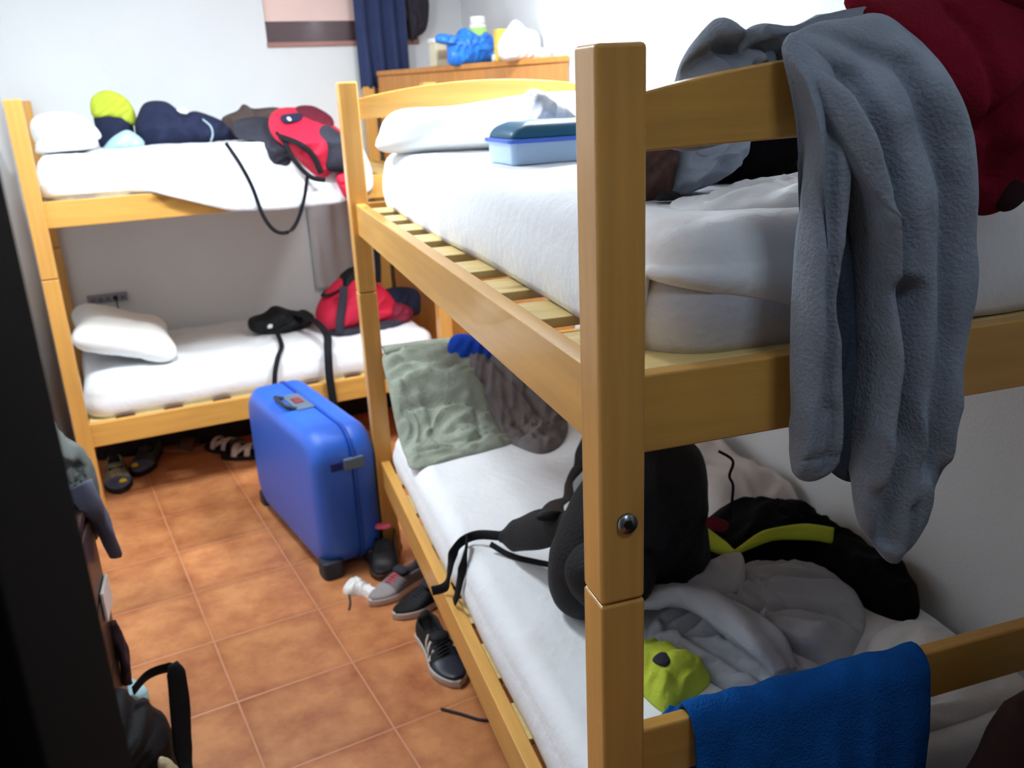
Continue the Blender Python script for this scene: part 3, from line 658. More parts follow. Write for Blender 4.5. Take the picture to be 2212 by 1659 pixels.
# ------------------------------------------------------------------ shoes
def shoe(name, label, loc, rz, L=.28, W=.10, upper=BLACK, sole=SOLEW, toe=None, lace=WHITE, tongue=None, extra=None, roll=(0, 0), group=None, hh=.075, topen=.5):
    """local: toe at -y, heel at +y"""
    t = T(name, label, 'shoe', loc, rot=(roll[0], roll[1], rz), group=group)
    def hw(s):  # half width along the foot, s 0 toe .. 1 heel
        return W / 2 * (math.sin(PI * min(1, s / .34) / 2) ** .55 if s < .34 else (1 - .28 * math.sin(PI * (s - .34) / .66 * .8)) if s < .9 else (1 - .28 * math.sin(PI * .56 / .66 * .8)) * math.sqrt(max(0, 1 - ((s - .9) / .1) ** 2 * .9)))
    def ht(s): return .034 + (hh - .034) * (1 / (1 + math.exp(-(s - .38) * 14))) * (1 - .0 * s) + .012 * max(0, s - .8) / .2
    N = 30; n = 20
    o = [(hw(i / N), -L / 2 + L * i / N) for i in range(N + 1)]
    poly = [(x, y) for x, y in o] + [(-x, y) for x, y in o[::-1]]
    poly = [p for i, p in enumerate(poly) if i == 0 or (Vector(p) - Vector(poly[i - 1])).length > 1e-4]
    t.part('sole', prism([(x * 1.06, y * 1.03) for x, y in poly], 0, .024), sole, bevel=.006, smooth=False)
    vs = []; fs = []; K = 25
    for i in range(N + 1):
        s = .015 + .97 * i / N; w_ = hw(s) * .98; h_ = ht(s); y = -L / 2 + L * s; op = s > topen - .02
        dp = 0
        for k in range(K):
            a = PI * k / (K - 1); x = -w_ * math.cos(a); z = .022 + (h_ - .022) * math.sin(a) ** .6
            if op:
                e = min(1, (s - topen + .02) / .10) * min(1, max(0, (.97 - s) / .05)); c = abs(x) / max(w_, 1e-4)
                if c < .72: z = z - e * (h_ - .03) * min(1, (.72 - c) / .15)
            vs.append((x, y, z))
    for i in range(N):
        for k in range(K - 1): fs.append((i * K + k, i * K + k + 1, i * K + K + k + 1, i * K + K + k))
    fs.append(tuple(range(K))[::-1]); fs.append(tuple(range(N * K, N * K + K)))
    fm = []
    for i in range(N):
        for k in range(K - 1):
            s = (i + .5) / N; a = PI * (k + .5) / (K - 1)
            fm.append(1 if (s < .3) else (2 if s > topen + .04 and .3 < a / PI < .7 else 0))
    fm += [1, 0]
    up = t.part('upper', (vs, fs), [upper, toe or upper, RUBBER], fm=fm)
    for j in range(4):
        s = .34 + j * (topen - .36) / 4 + .0; y = -L / 2 + L * s; z = ht(s) + .004; ww = hw(s) * .55
        t.part('lace', sweep([(-ww, y - .004, z - .012), (0, y, z), (ww, y + .006, z - .012)], .0035, .002, (0, 1, 0), 12, 6), lace, up)
    tg = t.part('tongue', heap([(-.022, -L / 2 + L * (topen - .03)), (.022, -L / 2 + L * (topen - .03)), (.026, -L / 2 + L * (topen + .1)), (-.026, -L / 2 + L * (topen + .1))], hh - .004, .012, 3, n=24, rings=6, fold=.001), tongue or upper, up)
    if extra: extra(t, up, L, hw, ht)
    return t
def stripes(t, up, L, hw, ht):
    for sd in (-1, 1):
        for j in range(3):
            s = .36 + j * .09; y = -L / 2 + L * s; x = sd * hw(s) * .93
            t.part('stripe', sweep([(x * 1.02, y, .034), (x * .9, y + .012, ht(s) * .78), (x * .62, y + .02, ht(s) + .002)], .006, .003, (0, 1, 0), 10, 6), SOLEW, up)
shoe('sneaker', 'black sneaker with pale stripes beside the lower rail of the near bunk', (.050, 1.30, 0), math.radians(6), .29, .105, BLACK, SOLEW, mat('toe_leather', (38, 42, 56), .4), BLACKW, BLACK, stripes)
def yel(t, up, L, hw, ht):
    t.part('toe_logo', heap([(.008, -.115), (.034, -.11), (.030, -.085), (.006, -.09)], .036, .012, 2, n=20, rings=5, fold=0), YELR, up)
def yel2(t, up, L, hw, ht):
    t.part('toe_logo', heap([(-.034, -.11), (-.008, -.115), (-.006, -.09), (-.03, -.085)], .036, .012, 2, n=20, rings=5, fold=0), YELR, up)
shoe('hiking_shoe', 'olive mesh hiking shoe with yellow toe mark nearest the rear bed post', (-.985, 3.08, 0), math.radians(8), .30, .11, OLIVE, RUBBER, SLATEB, BEIGE, OLIVE, yel)
shoe('hiking_shoe', 'dark hiking shoe with yellow toe mark further under the rear bunk', (-.875, 3.24, 0), math.radians(-12), .30, .11, mat('dark_olive_mesh', (60, 62, 54), .9), RUBBER, SLATEB, GREYD, GREYD, yel2)
# slippers and sandals under the rear bunk
t = T('slipper', 'brown slipper lying under the rear bunk beside the hiking shoes', 'slipper', (-.74, 3.36, 0), rot=(0, 0, 1.2))
t.part('sole', prism([(.045 * math.cos(a) * (1 + .15 * math.sin(a)), .13 * math.sin(a)) for a in [2 * PI * i / 30 for i in range(30)]], 0, .02), TANL, bevel=.005, smooth=False)
t.part('upper', sweep([(-.044, -.05, .02), (-.03, -.06, .05), (0, -.06, .06), (.03, -.06, .05), (.044, -.05, .02)], .035, .003, (0, 1, 0), 20, 10), DKPAT)
def sandal(label, loc, rz):
    t = T('sandal', label, 'sandal', loc, rot=(0, 0, rz))
    t.part('sole', prism([(.045 * math.cos(a) * (1 + .12 * math.sin(a)), .125 * math.sin(a)) for a in [2 * PI * i / 30 for i in range(30)]], 0, .022), RUBBER, bevel=.005, smooth=False)
    for y, m_ in ((-.06, GREYD), (-.01, SOLEW), (.05, SOLEW)):
        t.part('strap', sweep([(-.042, y, .02), (-.03, y - .005, .055), (0, y - .008, .066), (.03, y - .005, .055), (.042, y, .02)], .014, .003, (0, 1, 0), 18, 8), m_)
    t.part('strap', sweep([(-.038, .06, .022), (-.02, .0, .06), (.01, -.04, .066), (.04, -.07, .03)], .010, .003, (0, 1, 0), 18, 8), SOLEW)
sandal('black and white sandal left of the suitcase under the rear bunk', (-.52, 3.25, 0), .9)
sandal('black and white sandal touching the suitcase under the rear bunk', (-.43, 3.13, 0), 1.25)
single('dark_filler', 'long dark body added to deepen the shade far under the rear bunk', 'bag', heap([(.10, .60), (.8, .57), (1.48, .58), (1.52, .72), (1.48, .87), (.8, .88), (.10, .87), (.06, .72)], .0, .22, 91, fold=.02, fs=4, pw=5, rough=.15), mat('under_bunk_dark', (34, 28, 30), .9, .2, 12), (.8, .72, 0), 'b2')  # dark body added to blacken the space under the bunk
single('dark_filler', 'dark brown body added at the foot of the near bunk in the bottom right corner', 'bag', upright([(.46, .0), (.462, .50), (.485, .61), (.515, .675), (.542, .715), (.558, .755), (.60, .765), (.66, .762), (.80, .72), (.86, .5), (.86, .0)], -.115, .08, .06, 92, fold=.012, fs=5, rough=.2, center=(.66, .4)), mat('dark_umber_filler', (52, 32, 30), .9, .2, 12), (.66, -.115, 0))  # upright dark brown body added to fill the corner
# pile beside the suitcase
shoe('boot', 'dark ankle boot with pink cuff squeezed between suitcase and near bunk', (.0, 2.03 - .12, .0), math.radians(-20), .24, .10, mat('dark_leather', (28, 26, 28), .5), DKPAT, None, GREYD, PINKF, hh=.15, topen=.45)
def pinkx(t, up, L, hw, ht):
    t.part('heel_tab', heap([(-.02, .10), (.02, .10), (.02, .13), (-.02, .13)], .075, .02, 1, n=20, rings=5, fold=0), PINKF, up)
shoe('sneaker', 'grey and pink sneaker lying behind the black shoe near the suitcase', (.01, 1.72, 0.0), math.radians(-62), .25, .09, GREYSH, SOLEW, mat('grey_toe', (150, 144, 144), .8), PINKF, GREYD, pinkx)
shoe('sneaker', 'black low shoe with pale sole half under the near bunk rail', (.075, 1.60, 0.0), math.radians(-70), .25, .09, BLACK, SOLEW, None, GREYD, GREYD)
single('sock', 'crumpled white sock on the tiles in front of the suitcase', 'sock', heap([(-.17, 1.79), (-.13, 1.83), (-.10, 1.79), (-.07, 1.73), (-.055, 1.69), (-.085, 1.68), (-.12, 1.73), (-.165, 1.755)], 0, .03, 3, fold=.012, fs=18), WHITE, (-.11, 1.75, 0))
single('shoelace', 'thin dark lace lying on the tiles below the white sock', 'lace', sweep([(-.155, 1.77, .004), (-.16, 1.70, .003), (-.17, 1.66, .003)], .003, .002, (1, 0, 0), 16, 6), GREYD, (-.16, 1.7, 0))
single('cord', 'thin dark cord lying on the tiles at the foot of the near bunk', 'cord', sweep([(-.005, 1.085, .004), (.04, 1.045, .004), (.09, 1.0, .004), (.16, .98, .004)], .004, .003, (0, 1, 0), 24, 8), GREYD, (.05, 1.04, 0))

# ------------------------------------------------------------------ near bunk, upper level
ZU = 1.411
t = T('storage_box', 'pale blue plastic box with dark lid on the upper near bunk', 'box', (.365, 1.09, ZU), rot=(0, 0, .06))
t.part('box_body', prism(rrect(-.135, .14, -.08, .08, .015, 5), 0, .050), BOXB, bevel=.004, smooth=False)
t.part('rim', prism(rrect(-.143, .148, -.088, .088, .018, 5), .046, .055), mat('rim_blue', (70, 110, 210), .4), bevel=.003, smooth=False)
t.part('lid', heap(rrect(-.135, .14, -.08, .08, .02, 4), .055, .034, 3, fold=.003, rough=.1, smoothout=False, pw=4), TEALL)
t.part('sticker', heap([(.03, -.04), (.05, -.045), (.055, -.03), (.035, -.02)], .086, .006, 2, n=20, rings=4, fold=0), YEL)
g = inflate([(-.14, 0), (0, -.01), (.12, 0), (.15, .05), (.12, .085), (.06, .085), (.03, .105), (-.01, .135), (-.055, .155), (-.08, .145), (-.075, .105), (-.11, .07)], (.44, 1.27, ZU), (1, 0, 0), (0, 0, 1), (0, -1, 0), .06, .06, 5, fold=.024, fs=14, rough=.4)
t = T('plastic_bag', 'knotted white plastic bag behind the pale blue box on the upper near bunk', 'plastic bag', (.44, 1.27, ZU))
t.part('bag_body', g, PLASTW)
t.part('print', upright([(.355, 1.475), (.372, 1.468), (.378, 1.485)], 1.215, .006, .005, 1, n=16, rings=4, fold=0), PINKF)
# items behind the end board
single('pouch', 'brown patterned pouch standing by the near post on the upper bunk', 'pouch', upright([(.17, 1.41), (.25, 1.405), (.27, 1.44), (.27, 1.50), (.22, 1.52), (.17, 1.50)], .34, .03, .03, 3, fold=.008, fs=14), mat('brown_pattern', (96, 72, 66), .9, .3, 60), (.22, .34, ZU))
single('clip', 'small black clip on the sheet beside the near post', 'clip', heap([(.215, .275), (.245, .27), (.25, .29), (.22, .30)], ZU, .012, 2, n=24, rings=5, fold=0), BLACK, (.23, .285, ZU))
t = T('shirt', 'grey blue shirt sleeve crumpled under the upper end board of the near bunk', 'shirt', (.35, .35, ZU))
t.part('shirt_body', upright([(.255, 1.41), (.31, 1.41), (.37, 1.435), (.40, 1.49), (.36, 1.53), (.31, 1.53), (.285, 1.50), (.27, 1.45)], .36, .05, .04, 5, fold=.020, fs=12), mat('pale_shirt_blue', (166, 180, 198), .9, .1, 12, .2, 120))
t.part('collar', upright([(.29, 1.47), (.32, 1.46), (.345, 1.48), (.335, 1.51), (.305, 1.515), (.288, 1.50)], .315, .02, .02, 8, fold=.006, fs=16), mat('pale_grey_blue', (170, 182, 198), .9))
single('jacket', 'black jacket heaped behind the grey garment on the upper near bunk', 'jacket', upright([(.33, 1.415), (.45, 1.405), (.62, 1.40), (.74, 1.405), (.76, 1.47), (.68, 1.53), (.52, 1.55), (.42, 1.52), (.37, 1.46)], .47, .10, .10, 7, fold=.02, fs=7), JACKB, (.54, .47, ZU))
single('bed_cover', 'crumpled white top sheet at the near end of the upper near bunk', 'sheet', heap([(.24, .17), (.36, .10), (.52, .09), (.74, .10), (.85, .16), (.84, .34), (.66, .36), (.45, .33), (.33, .30), (.22, .26)], ZU - .008, .022, 12, fold=.018, fs=7, ang=.3), SHEET, (.5, .2, ZU))

# grey garment draped over the end board
t = T('sweatpants', 'grey blue sweatpants draped over the upper end board of the near bunk', 'trousers', (.33, -.02, 1.6))
def over(g, z0=1.52, zr=.11, dy=.05): return ([(x, y + dy * max(0, (z - z0) / zr) ** 1.6, z) for x, y, z in g[0]], g[1])
bd = t.part('seat', over(upright([(.216, 1.60), (.26, 1.622), (.31, 1.628), (.355, 1.631), (.388, 1.60), (.410, 1.565), (.437, 1.49), (.453, 1.416), (.461, 1.305), (.458, 1.2), (.452, 1.1), (.446, 1.03), (.432, .995), (.413, .962), (.398, .957), (.372, .985), (.340, 1.035), (.325, 1.12), (.322, 1.25), (.308, 1.36), (.282, 1.45), (.252, 1.50), (.226, 1.55)], -.030, .040, .020, 3,
     fold=.012, fs=5, ang=1.9, rings=44, n=220, rough=.2, pw=3.4, center=(.345, 1.36), st=3.5, creases=[
     ([(.222, 1.595), (.27, 1.56), (.312, 1.46), (.345, 1.31), (.372, 1.15)], -.026, .011), ([(.25, 1.618), (.33, 1.575), (.385, 1.45), (.408, 1.28), (.41, 1.1)], -.020, .010),
     ([(.355, 1.33), (.366, 1.15), (.375, 1.0)], -.034, .013), ([(.33, 1.625), (.405, 1.50), (.435, 1.35), (.438, 1.12)], .014, .018), ([(.30, 1.42), (.333, 1.27), (.338, 1.1)], .016, .012),
     ([(.24, 1.57), (.29, 1.48), (.32, 1.36)], .014, .012), ([(.40, 1.05), (.41, .97)], -.012, .006)])), DENIM)
t.part('trouser_leg', over(upright([(.213, 1.60), (.245, 1.61), (.275, 1.53), (.272, 1.43), (.272, 1.38), (.270, 1.32), (.281, 1.25), (.290, 1.18), (.297, 1.125), (.292, 1.108), (.265, 1.100), (.243, 1.110), (.236, 1.135), (.231, 1.25), (.227, 1.378), (.233, 1.492), (.222, 1.56)], -.032, .030, .016, 5,
     fold=.006, fs=7, ang=1.5, rings=30, n=160, rough=.15, pw=3.4, center=(.252, 1.34), creases=[([(.24, 1.56), (.25, 1.42), (.262, 1.2)], -.014, .007), ([(.27, 1.2), (.278, 1.12)], -.01, .006), ([(.24, 1.14), (.29, 1.135)], -.006, .004)])), DENIM, bd)
t.part('inner_leg', upright([(.265, 1.47), (.33, 1.45), (.372, 1.25), (.37, 1.1), (.345, 1.075), (.30, 1.11), (.285, 1.2), (.266, 1.35)], -.012, .012, .006, 6, fold=.006, fs=8, ang=1.5, rough=.1), mat('jersey_shaded', (66, 74, 88), .95, .12, 14, .3, 220, .1), bd)  # shade between the legs painted as a darker jersey
t.part('back_panel', sweep([(.31, .085, 1.535), (.31, .08, 1.57), (.305, .06, 1.61), (.30, .03, 1.618)], [.085, .095, .10, .08], [.02, .02, .016, .012], (1, 0, .04), 40, 40, fold=.008, seed=3, ff=4), DENIM, bd)
t.part('waist_fold', upright([(.125, 1.50), (.138, 1.572), (.150, 1.600), (.172, 1.626), (.192, 1.636), (.222, 1.622), (.262, 1.606), (.27, 1.55), (.2, 1.50)], .085, .035, .03, 9, fold=.01, fs=16, ang=.9, n=140, rings=26, creases=[
     ([(.145, 1.58), (.175, 1.60), (.215, 1.605)], -.03, .010), ([(.185, 1.632), (.215, 1.60), (.25, 1.56)], .016, .007), ([(.15, 1.55), (.2, 1.58)], .012, .008)]), DENIM, bd)
# wine red garment
t = T('sweater', 'wine red sweater hanging over the end board at the right edge', 'sweater', (.5, -.02, 1.6))
sb_ = t.part('sweater_body', over(upright([(.33, 1.650), (.48, 1.662), (.64, 1.655), (.66, 1.56), (.63, 1.46), (.585, 1.432), (.549, 1.422), (.52, 1.404), (.49, 1.402), (.472, 1.425), (.45, 1.5), (.38, 1.58)], -.012, .034, .010, 4, fold=.010, fs=6, ang=.5, rings=36, n=180, rough=.2,
     creases=[([(.64, 1.59), (.53, 1.56), (.46, 1.50)], -.018, .010), ([(.45, 1.63), (.47, 1.55), (.48, 1.45)], -.012, .010), ([(.60, 1.54), (.50, 1.49)], .012, .012)])), RED)
t.part('cuff', upright([(.498, 1.412), (.52, 1.408), (.545, 1.43), (.548, 1.455), (.525, 1.462), (.502, 1.445)], -.034, .008, .006, 4, n=40, rings=8, fold=.002), mat('wine_opening_shade', (38, 8, 14), .95), sb_)  # dark patch painting the shade inside the sleeve opening
t.part('back_panel', sweep([(.55, .14, 1.50), (.55, .11, 1.60), (.53, .06, 1.650), (.51, .02, 1.650)], [.13, .13, .13, .12], [.018, .018, .014, .012], (1, 0, 0), 30, 30, fold=.006, seed=4, ff=3), RED, sb_)


# ------------------------------------------------------------------ near bunk, lower level
ZN = .503
def onto(g, f): return ([f(*v) for v in g[0]], g[1])
# shorts laid over the far low headboard and down onto the mattress
def shz(x, y, z, h=0):
    return z
t = T('shorts', 'sage linen shorts spread over the far end of the lower near bunk', 'shorts', (.3, 1.75, ZN))
def ramp(x, y, z):
    s = min(1, max(0, (y - 1.66) / .27)); s = s * s * (3 - 2 * s); return (x, y, z + s * (.25 - .05 * max(0, x - .1)))
sh = t.part('leg_panel', onto(heap([(.062, 1.93), (.20, 1.95), (.33, 1.94), (.36, 1.84), (.375, 1.72), (.395, 1.62), (.30, 1.585), (.19, 1.57), (.06, 1.545), (.055, 1.66), (.05, 1.80)], ZN, .030, 21, fold=.020, fs=10, ang=.0, rings=36, n=170, creases=[([(.055, 1.86), (.16, 1.87), (.34, 1.85)], -.020, .008), ([(.06, 1.81), (.2, 1.83), (.36, 1.79)], .018, .010), ([(.08, 1.77), (.24, 1.77), (.36, 1.75)], -.020, .008), ([(.16, 1.73), (.16, 1.64), (.30, 1.64), (.31, 1.74)], -.012, .006), ([(.06, 1.60), (.16, 1.61), (.30, 1.64)], -.018, .008), ([(.24, 1.67), (.35, 1.61)], .02, .012)]), ramp), KHAKI)
t.part('leg_panel', onto(heap([(.32, 1.94), (.45, 1.94), (.56, 1.90), (.62, 1.78), (.60, 1.66), (.52, 1.53), (.44, 1.50), (.39, 1.60), (.36, 1.72), (.33, 1.84)], ZN, .032, 22, fold=.024, fs=10, ang=.9, rings=36, n=170, creases=[([(.40, 1.85), (.50, 1.75), (.56, 1.60)], -.020, .010), ([(.44, 1.56), (.50, 1.60), (.58, 1.58)], .022, .010), ([(.42, 1.68), (.45, 1.56)], -.02, .010), ([(.40, 1.62), (.50, 1.56)], -.016, .008)]), ramp), TAUPE, label='darker taupe leg')
t.part('waistband', onto(sweep([(.062, 1.925, ZN + .02), (.2, 1.945, ZN + .02), (.36, 1.94, ZN + .02), (.5, 1.94, ZN + .02)], .02, .009, (0, 1, .4), 40, 12, fold=.003), ramp), KHAKI, sh)
single('cloth', 'cobalt blue cloth at the far headboard of the lower near bunk', 'cloth', upright([(.27, .70), (.36, .66), (.50, .64), (.58, .66), (.56, .72), (.42, .76), (.33, .80), (.28, .785)], 1.90, .035, .05, 4, fold=.01, fs=9), COBALT, (.42, 1.9, .66))
# black backpack with straps
t = T('backpack', 'black hiking backpack upright on the lower near bunk behind the corner post', 'backpack', (.33, .68, ZN))
bb = t.part('pack_body', upright([(.18, .53), (.25, ZN), (.47, ZN), (.53, .55), (.52, .68), (.515, .79), (.49, .855), (.40, .885), (.31, .87), (.25, .80), (.20, .72), (.17, .62)], .66, .11, .10, 31, fold=.014, fs=7), BLACK)
t.part('front_pocket', upright([(.20, .58), (.27, .54), (.36, .57), (.36, .68), (.29, .73), (.22, .71), (.18, .65)], .60, .08, .04, 32, fold=.012, fs=9), BLACK, bb)
t.part('hip_belt', sweep([(.24, .68, .70), (.195, .80, .64), (.17, .91, .575), (.155, .98, .54)], [.03, .045, .038, .014], [.012, .014, .012, .005], (.2, .4, .8), 30, 16), BLACK, bb)
t.part('strap', strap([(.16, .97, .545), (.115, 1.03, .528), (.075, 1.035, .518), (.046, 1.02, .50), (.032, 1.02, .45), (.024, 1.04, .398), (-.010, 1.05, .387)], .024, (.1, .3, 1)), BLACKW, bb)
t.part('strap', strap([(.085, 1.03, .526), (.068, .985, .512), (.052, .965, .48), (.036, .965, .42), (.030, .98, .386)], .022, (.1, .3, 1)), BLACKW, bb)
t.part('strap', strap([(.13, .98, .525), (.165, .93, .512), (.21, .88, .512), (.255, .80, .53)], .014, (.3, .6, 1)), BLACKW, bb)
t.part('shoulder_strap', sweep([(.20, .74, .70), (.27, .90, .64), (.36, 1.05, .575), (.43, 1.22, .53), (.49, 1.30, .53)], [.03, .024, .014, .012, .02], [.01, .01, .006, .006, .01], (.6, -.5, .2), 50, 14), BLACK, bb)
t.part('shoulder_strap', sweep([(.49, 1.30, .53), (.55, 1.38, .55), (.61, 1.46, .56)], [.018, .034, .036], [.008, .012, .012], (.6, -.5, .2), 20, 14), BLACK, bb)
t.part('buckle', inflate([(0, 0), (.03, .005), (.035, .03), (.005, .03)], (.215, .545, .60), (1, 0, 0), (0, 0, 1), (0, -1, 0), .01, .01, 1, n=24, rings=4, fold=0), GREYD, bb)
t.part('side_cord', sweep([(.52, .60, .85), (.545, .585, .83), (.535, .58, .80), (.548, .585, .77), (.54, .58, .70)], .003, .003, (0, 1, 0), 30, 8), BLACKW, bb)
t.part('red_tag', inflate([(.0, 0), (.04, -.02), (.05, .0), (.01, .02)], (.47, .555, .71), (1, 0, 0), (0, 0, 1), (0, -1, 0), .01, .01, 1, n=24, rings=4, fold=0), mat('tag_red', (110, 20, 36), .8), bb)
# jacket with lime edge
t = T('jacket', 'black fleece jacket with lime edge lying by the wall on the lower near bunk', 'jacket', (.8, .62, ZN))
jk = t.part('jacket_body', heap([(.60, .86), (.70, .90), (.80, .86), (.88, .84), (.92, .76), (.915, .66), (.935, .56), (.93, .46), (.86, .38), (.80, .42), (.78, .55), (.70, .63), (.60, .68), (.56, .76)], ZN, .085, 41, fold=.03, fs=7, ang=.4, rings=30, n=160), JACKB)
t.part('lime_edge', sweep([(.535, .83, .60), (.56, .76, .585), (.585, .70, .568), (.60, .655, .566)], [.02, .028, .026, .012], [.006] * 4, (1, .5, .1), 30, 12, fold=.002), LIME, jk)
t.part('lime_edge', sweep([(.60, .655, .566), (.68, .645, .60), (.76, .62, .605), (.81, .59, .60)], [.006, .013, .018, .018], [.006] * 4, (0, .6, .8), 30, 12, fold=.002), LIME, jk)
t = T('rain_trousers', 'silver grey rain trousers crumpled on the lower near bunk', 'trousers', (.55, .45, ZN))
rt_ = t.part('trouser_body', heap([(.34, .55), (.42, .60), (.52, .635), (.66, .64), (.77, .60), (.80, .52), (.77, .42), (.68, .34), (.58, .27), (.48, .26), (.40, .30), (.36, .38), (.31, .46)], ZN, .065, 51, fold=.022, fs=6.5, ang=-.5, rings=44, n=200, st=3.2, creases=[([(.36, .52), (.56, .52), (.77, .50)], -.030, .010), ([(.36, .50), (.52, .45), (.72, .38)], -.032, .011), ([(.36, .49), (.48, .38), (.58, .28)], -.028, .010), ([(.42, .54), (.6, .49), (.76, .45)], .016, .012), ([(.42, .46), (.55, .38), (.64, .32)], .022, .013), ([(.50, .60), (.62, .54), (.70, .52)], -.018, .009), ([(.37, .45), (.42, .35), (.45, .28)], -.026, .009)]), SILVER)
t.part('trouser_leg', sweep([(.33, .56, .575), (.40, .50, .60), (.44, .42, .595), (.47, .34, .575), (.48, .28, .545)], [.03, .036, .04, .045, .03], [.014, .018, .018, .016, .01], (.8, .3, 0), 50, 30, fold=.008, seed=2, ff=3), SILVER, rt_)
t.part('pale_lining', heap([(.44, .575), (.53, .625), (.60, .63), (.57, .56), (.52, .50), (.46, .52)], ZN + .075, .02, 6, fold=.008, fs=9), mat('pale_lining', (176, 178, 190), .6), rt_)
t = T('vest', 'lime yellow garment with grey patch near the post on the lower bunk', 'vest', (.31, .38, ZN))
vb = t.part('vest_body', heap([(.24, .46), (.30, .48), (.345, .44), (.375, .365), (.33, .33), (.285, .31), (.25, .31), (.235, .38)], ZN, .05, 61, fold=.016, fs=12), LIME)
t.part('grey_patch', heap([(.265, .385), (.29, .40), (.305, .38), (.28, .36)], ZN + .055, .008, 6, n=30, rings=6, fold=0), GREYD, vb)
single('vest_strap', 'narrow lime strip on the sheet left of the near post', 'strap', heap([(.196, .43), (.215, .44), (.235, .38), (.215, .37)], ZN, .015, 6, n=40, rings=8, fold=.004), LIME, (.215, .4, ZN))
single('bed_cover', 'rumpled white blanket along the wall on the lower near bunk', 'blanket', heap([(.72, .88), (.70, 1.05), (.74, 1.30), (.80, 1.50), (.90, 1.5), (.92, 1.2), (.93, .98), (.925, .86), (.82, .86)], ZN, .10, 71, fold=.02, fs=6, ang=1.4), mat('cream_blanket', (214, 206, 204), .9, .05, 8, .2, 60), (.82, 1.15, ZN))
single('bed_cover', 'crumpled white sheet in the near right corner of the lower near bunk', 'sheet', heap([(.62, .26), (.74, .36), (.86, .36), (.90, .22), (.88, .12), (.72, .11), (.58, .12), (.52, .2)], ZN - .004, .035, 72, fold=.018, fs=8, ang=.2), SHEET, (.72, .24, ZN))
# blue towel over the low end board
def towel():
    path = []
    nx_, ns = 110, 70; vs = []; fs = []
    prof = [(.20, .535), (.13, .54), (.075, .60), (.052, .70), (.045, .748), (.031, .757), (.014, .750), (.004, .735), (.0, .70), (-.002, .60), (-.004, .50), (-.006, .40)]
    P = cr([(y, z, 0) for y, z in prof], ns, False)
    for j in range(ns):
        y, z = P[j].x, P[j].y; s = j / (ns - 1)
        for i in range(nx_):
            q = i / (nx_ - 1); x0 = .132 + .006 * s; x1 = .522 + (.0 if s > .4 else .02)
            x = x0 + (x1 - x0) * q
            hang = max(0, min(1, (s - .55) / .12))
            f = .5 + .5 * math.sin(q * 27 + 1.5 * math.sin(q * 9) + .8 * s); f = f ** 2
            yy = y - hang * (.004 + .016 * f * (.4 + min(1, (s - .5) * 1.6))) - hang * .006 * noise.noise(Vector((q * 8, s * 3, 2)))
            zz = z + (.004 * noise.noise(Vector((q * 12, s * 5, 5))) if s < .55 else 0) + (.006 * noise.noise(Vector((q * 5, 0, 3))) if .4 < s < .6 else 0)
            if s < .4: zz += .01 * ridge(x, y, 4, 12, .4)
            vs.append((x, yy, zz))
    for j in range(ns - 1):
        for i in range(nx_ - 1): a = j * nx_ + i; fs.append((a, a + 1, a + nx_ + 1, a + nx_))
    return vs, fs
single('towel', 'blue bath towel hung over the low end board of the near bunk', 'towel', towel(), TOWEL, (.33, .03, .75), solid=.007)
single('towel', 'blue towel end lying on the lower mattress beside the lime garment', 'towel', heap([(.16, .22), (.24, .30), (.33, .29), (.40, .26), (.40, .22), (.28, .205), (.17, .19)], ZN, .035, 81, fold=.012, fs=10), TOWEL, (.28, .25, ZN))

# ------------------------------------------------------------------ left side: dresser and things
t = T('dresser', 'low dark brown dresser behind the open door', 'dresser', (-1.02, .95, 0))
t.part('carcass', box(-1.235, -.80, .55, 1.35, .05, .625), DARKWOOD, smooth=False, bevel=.004)
t.part('top_board', box(-1.238, -.794, .545, 1.356, .627, .65), DARKWOOD, smooth=False, bevel=.004)
for k in range(3):
    d_ = t.part('drawer', box(-.802, -.79, .56, 1.34, .07 + k * .185, .07 + k * .185 + .175), DARKWOOD, smooth=False, bevel=.003)
    t.part('knob', cyl((-.79, .95, .07 + k * .185 + .09), .012, .022, 'x', 16), STEEL, d_)
t = T('sweatshirt', 'charcoal grey sweatshirt with a dangling sleeve on the dark dresser corner', 'sweatshirt', (-.84, 1.35, .66))
t.part('sweatshirt_body', upright([(-1.02, .66), (-.93, .62), (-.85, .55), (-.80, .52), (-.775, .60), (-.77, .70), (-.79, .77), (-.82, .80), (-.86, .88), (-.92, .90), (-.99, .84)], 1.40, .08, .07, 5, fold=.030, fs=12, ang=.9, creases=[([(-.93, .85), (-.87, .78), (-.80, .74)], -.03, .012), ([(-.90, .72), (-.83, .68), (-.79, .62)], -.03, .012)]), mat('grey_marl', (96, 102, 100), .95, .15, 30))
t.part('sleeve', sweep([(-.80, 1.34, .70), (-.785, 1.33, .66), (-.772, 1.35, .60), (-.762, 1.36, .53), (-.755, 1.37, .485), (-.754, 1.372, .474)], [.045, .036, .026, .020, .016, .004], [.03, .024, .018, .014, .012, .004], (0, 1, 0), 40, 20, fold=.005), mat('grey_sleeve', (84, 88, 108), .95))
single('box', 'small white box stuck on the side of the dark dresser', 'box', box(-.789, -.781, 1.24, 1.345, .37, .45), WHITE, (-.78, 1.3, .4), smooth=False, bevel=.003)
single('scarf', 'dark pink edged scarf hanging at the dresser side', 'scarf', sweep([(-.786, 1.30, .33), (-.778, 1.30, .28), (-.776, 1.30, .20), (-.78, 1.30, .15)], [.012, .026, .030, .016], [.008] * 4, (0, 1, 0), 30, 16, fold=.006), mat('mauve_dark', (70, 52, 60), .9, .3, 20), (-.77, 1.3, .25))
t = T('handbag', 'black handbag with an upright strap loop on the floor behind the door frame', 'handbag', (-.74, 1.06, 0))
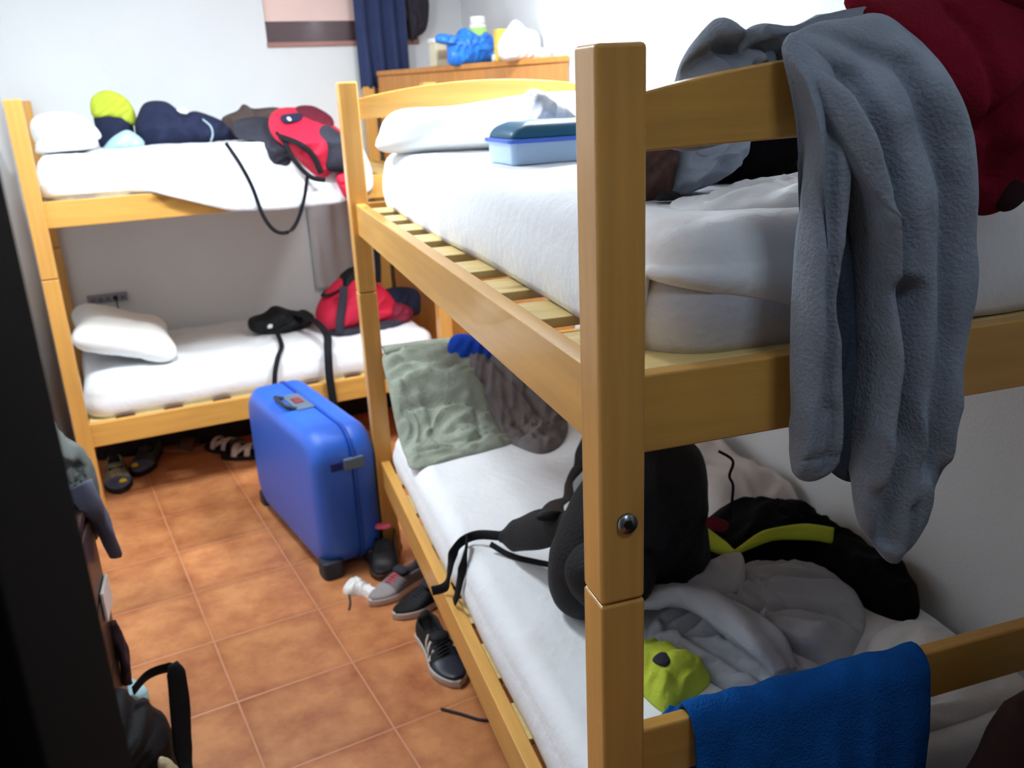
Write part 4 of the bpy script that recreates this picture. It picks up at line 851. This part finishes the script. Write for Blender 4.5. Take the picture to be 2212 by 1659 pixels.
hb_ = t.part('bag_body', inflate([(-.16, 0), (.05, 0), (.062, .05), (.058, .12), (.03, .16), (.02, .19), (-.01, .20), (-.03, .235), (-.10, .23), (-.16, .15)], (-.735, 1.12, 0), (1, 0, 0), (0, 0, 1), (0, -1, 0), .12, .09, 6, fold=.020, fs=12), BLACK)
t.part('handle', strap([(-.74, 1.13, .235), (-.715, 1.16, .245), (-.69, 1.17, .250), (-.66, 1.17, .252), (-.645, 1.16, .255)], .034, (.1, -.3, 1)), BLACKW, hb_)
t.part('handle', sweep([(-.645, 1.15, .275), (-.640, 1.14, .25), (-.643, 1.12, .17), (-.650, 1.09, .08), (-.645, 1.05, .03), (-.625, .99, .02)], [.012, .022, .024, .022, .014, .012], [.007] * 6, (1, .2, 0), 40, 12), BLACKW, hb_)
single('folded_cloth', 'beige folded cloth leaning on the black handbag', 'cloth', inflate([(0, 0), (.045, 0), (.04, .05), (.02, .10), (-.005, .12), (-.01, .05)], (-.69, 1.01, 0), (1, -.2, 0), (0, 0, 1), (-.2, -1, 0), .02, .02, 6, fold=.006, fs=14), BEIGE, (-.66, 1.0, 0))
single('cloth', 'pale blue and white crumpled cloth behind the black handbag', 'cloth', inflate([(-.06, 0), (.03, 0), (.04, .03), (.01, .06), (-.02, .09), (-.05, .10)], (-.80, 1.42, 0), (1, 0, 0), (0, 0, 1), (0, -1, 0), .04, .04, 9, fold=.012, fs=14), LBLUE, (-.79, 1.42, 0))

# ------------------------------------------------------------------ lamps
EM = mat('lamp_diffuser', (255, 255, 255), .5, .01, 3, emit=3)
t = T('ceiling_lamp', 'square white ceiling lamp above the rear bunk', 'ceiling lamp', (LAMP[0], LAMP[1], 2.6))
t.part('base', box(LAMP[0] - .2, LAMP[0] + .2, LAMP[1] - .2, LAMP[1] + .2, 2.56, 2.6), WHITE, smooth=False, bevel=.01)
t.part('diffuser', box(LAMP[0] - .18, LAMP[0] + .18, LAMP[1] - .18, LAMP[1] + .18, 2.50, 2.558), EM, smooth=False, bevel=.01)
t = T('wall_lamp', 'white strip lamp on the right wall above the near bunk', 'wall lamp', (.945, 1.95, 2.25))
t.part('base', box(.915, .948, 1.6, 2.3, 2.2, 2.3), WHITE, smooth=False, bevel=.006)
t.part('diffuser', box(.875, .914, 1.62, 2.28, 2.215, 2.285), EM, smooth=False, bevel=.01)

# ------------------------------------------------------------------ groups of repeats
for o in list(C.objects):
    if o.parent or 'category' not in o: continue
    g = {'mattress': 'sheeted mattresses on the bunk beds', 'pillow': 'white pillows on the bunk beds', 'bunk bed': 'pine bunk beds',
         'shoe': 'shoes left on the tiled floor', 'sandal': 'sandals under the rear bunk', 'backpack': 'backpacks lying on the beds'}.get(o['category'])
    if g: o['group'] = g
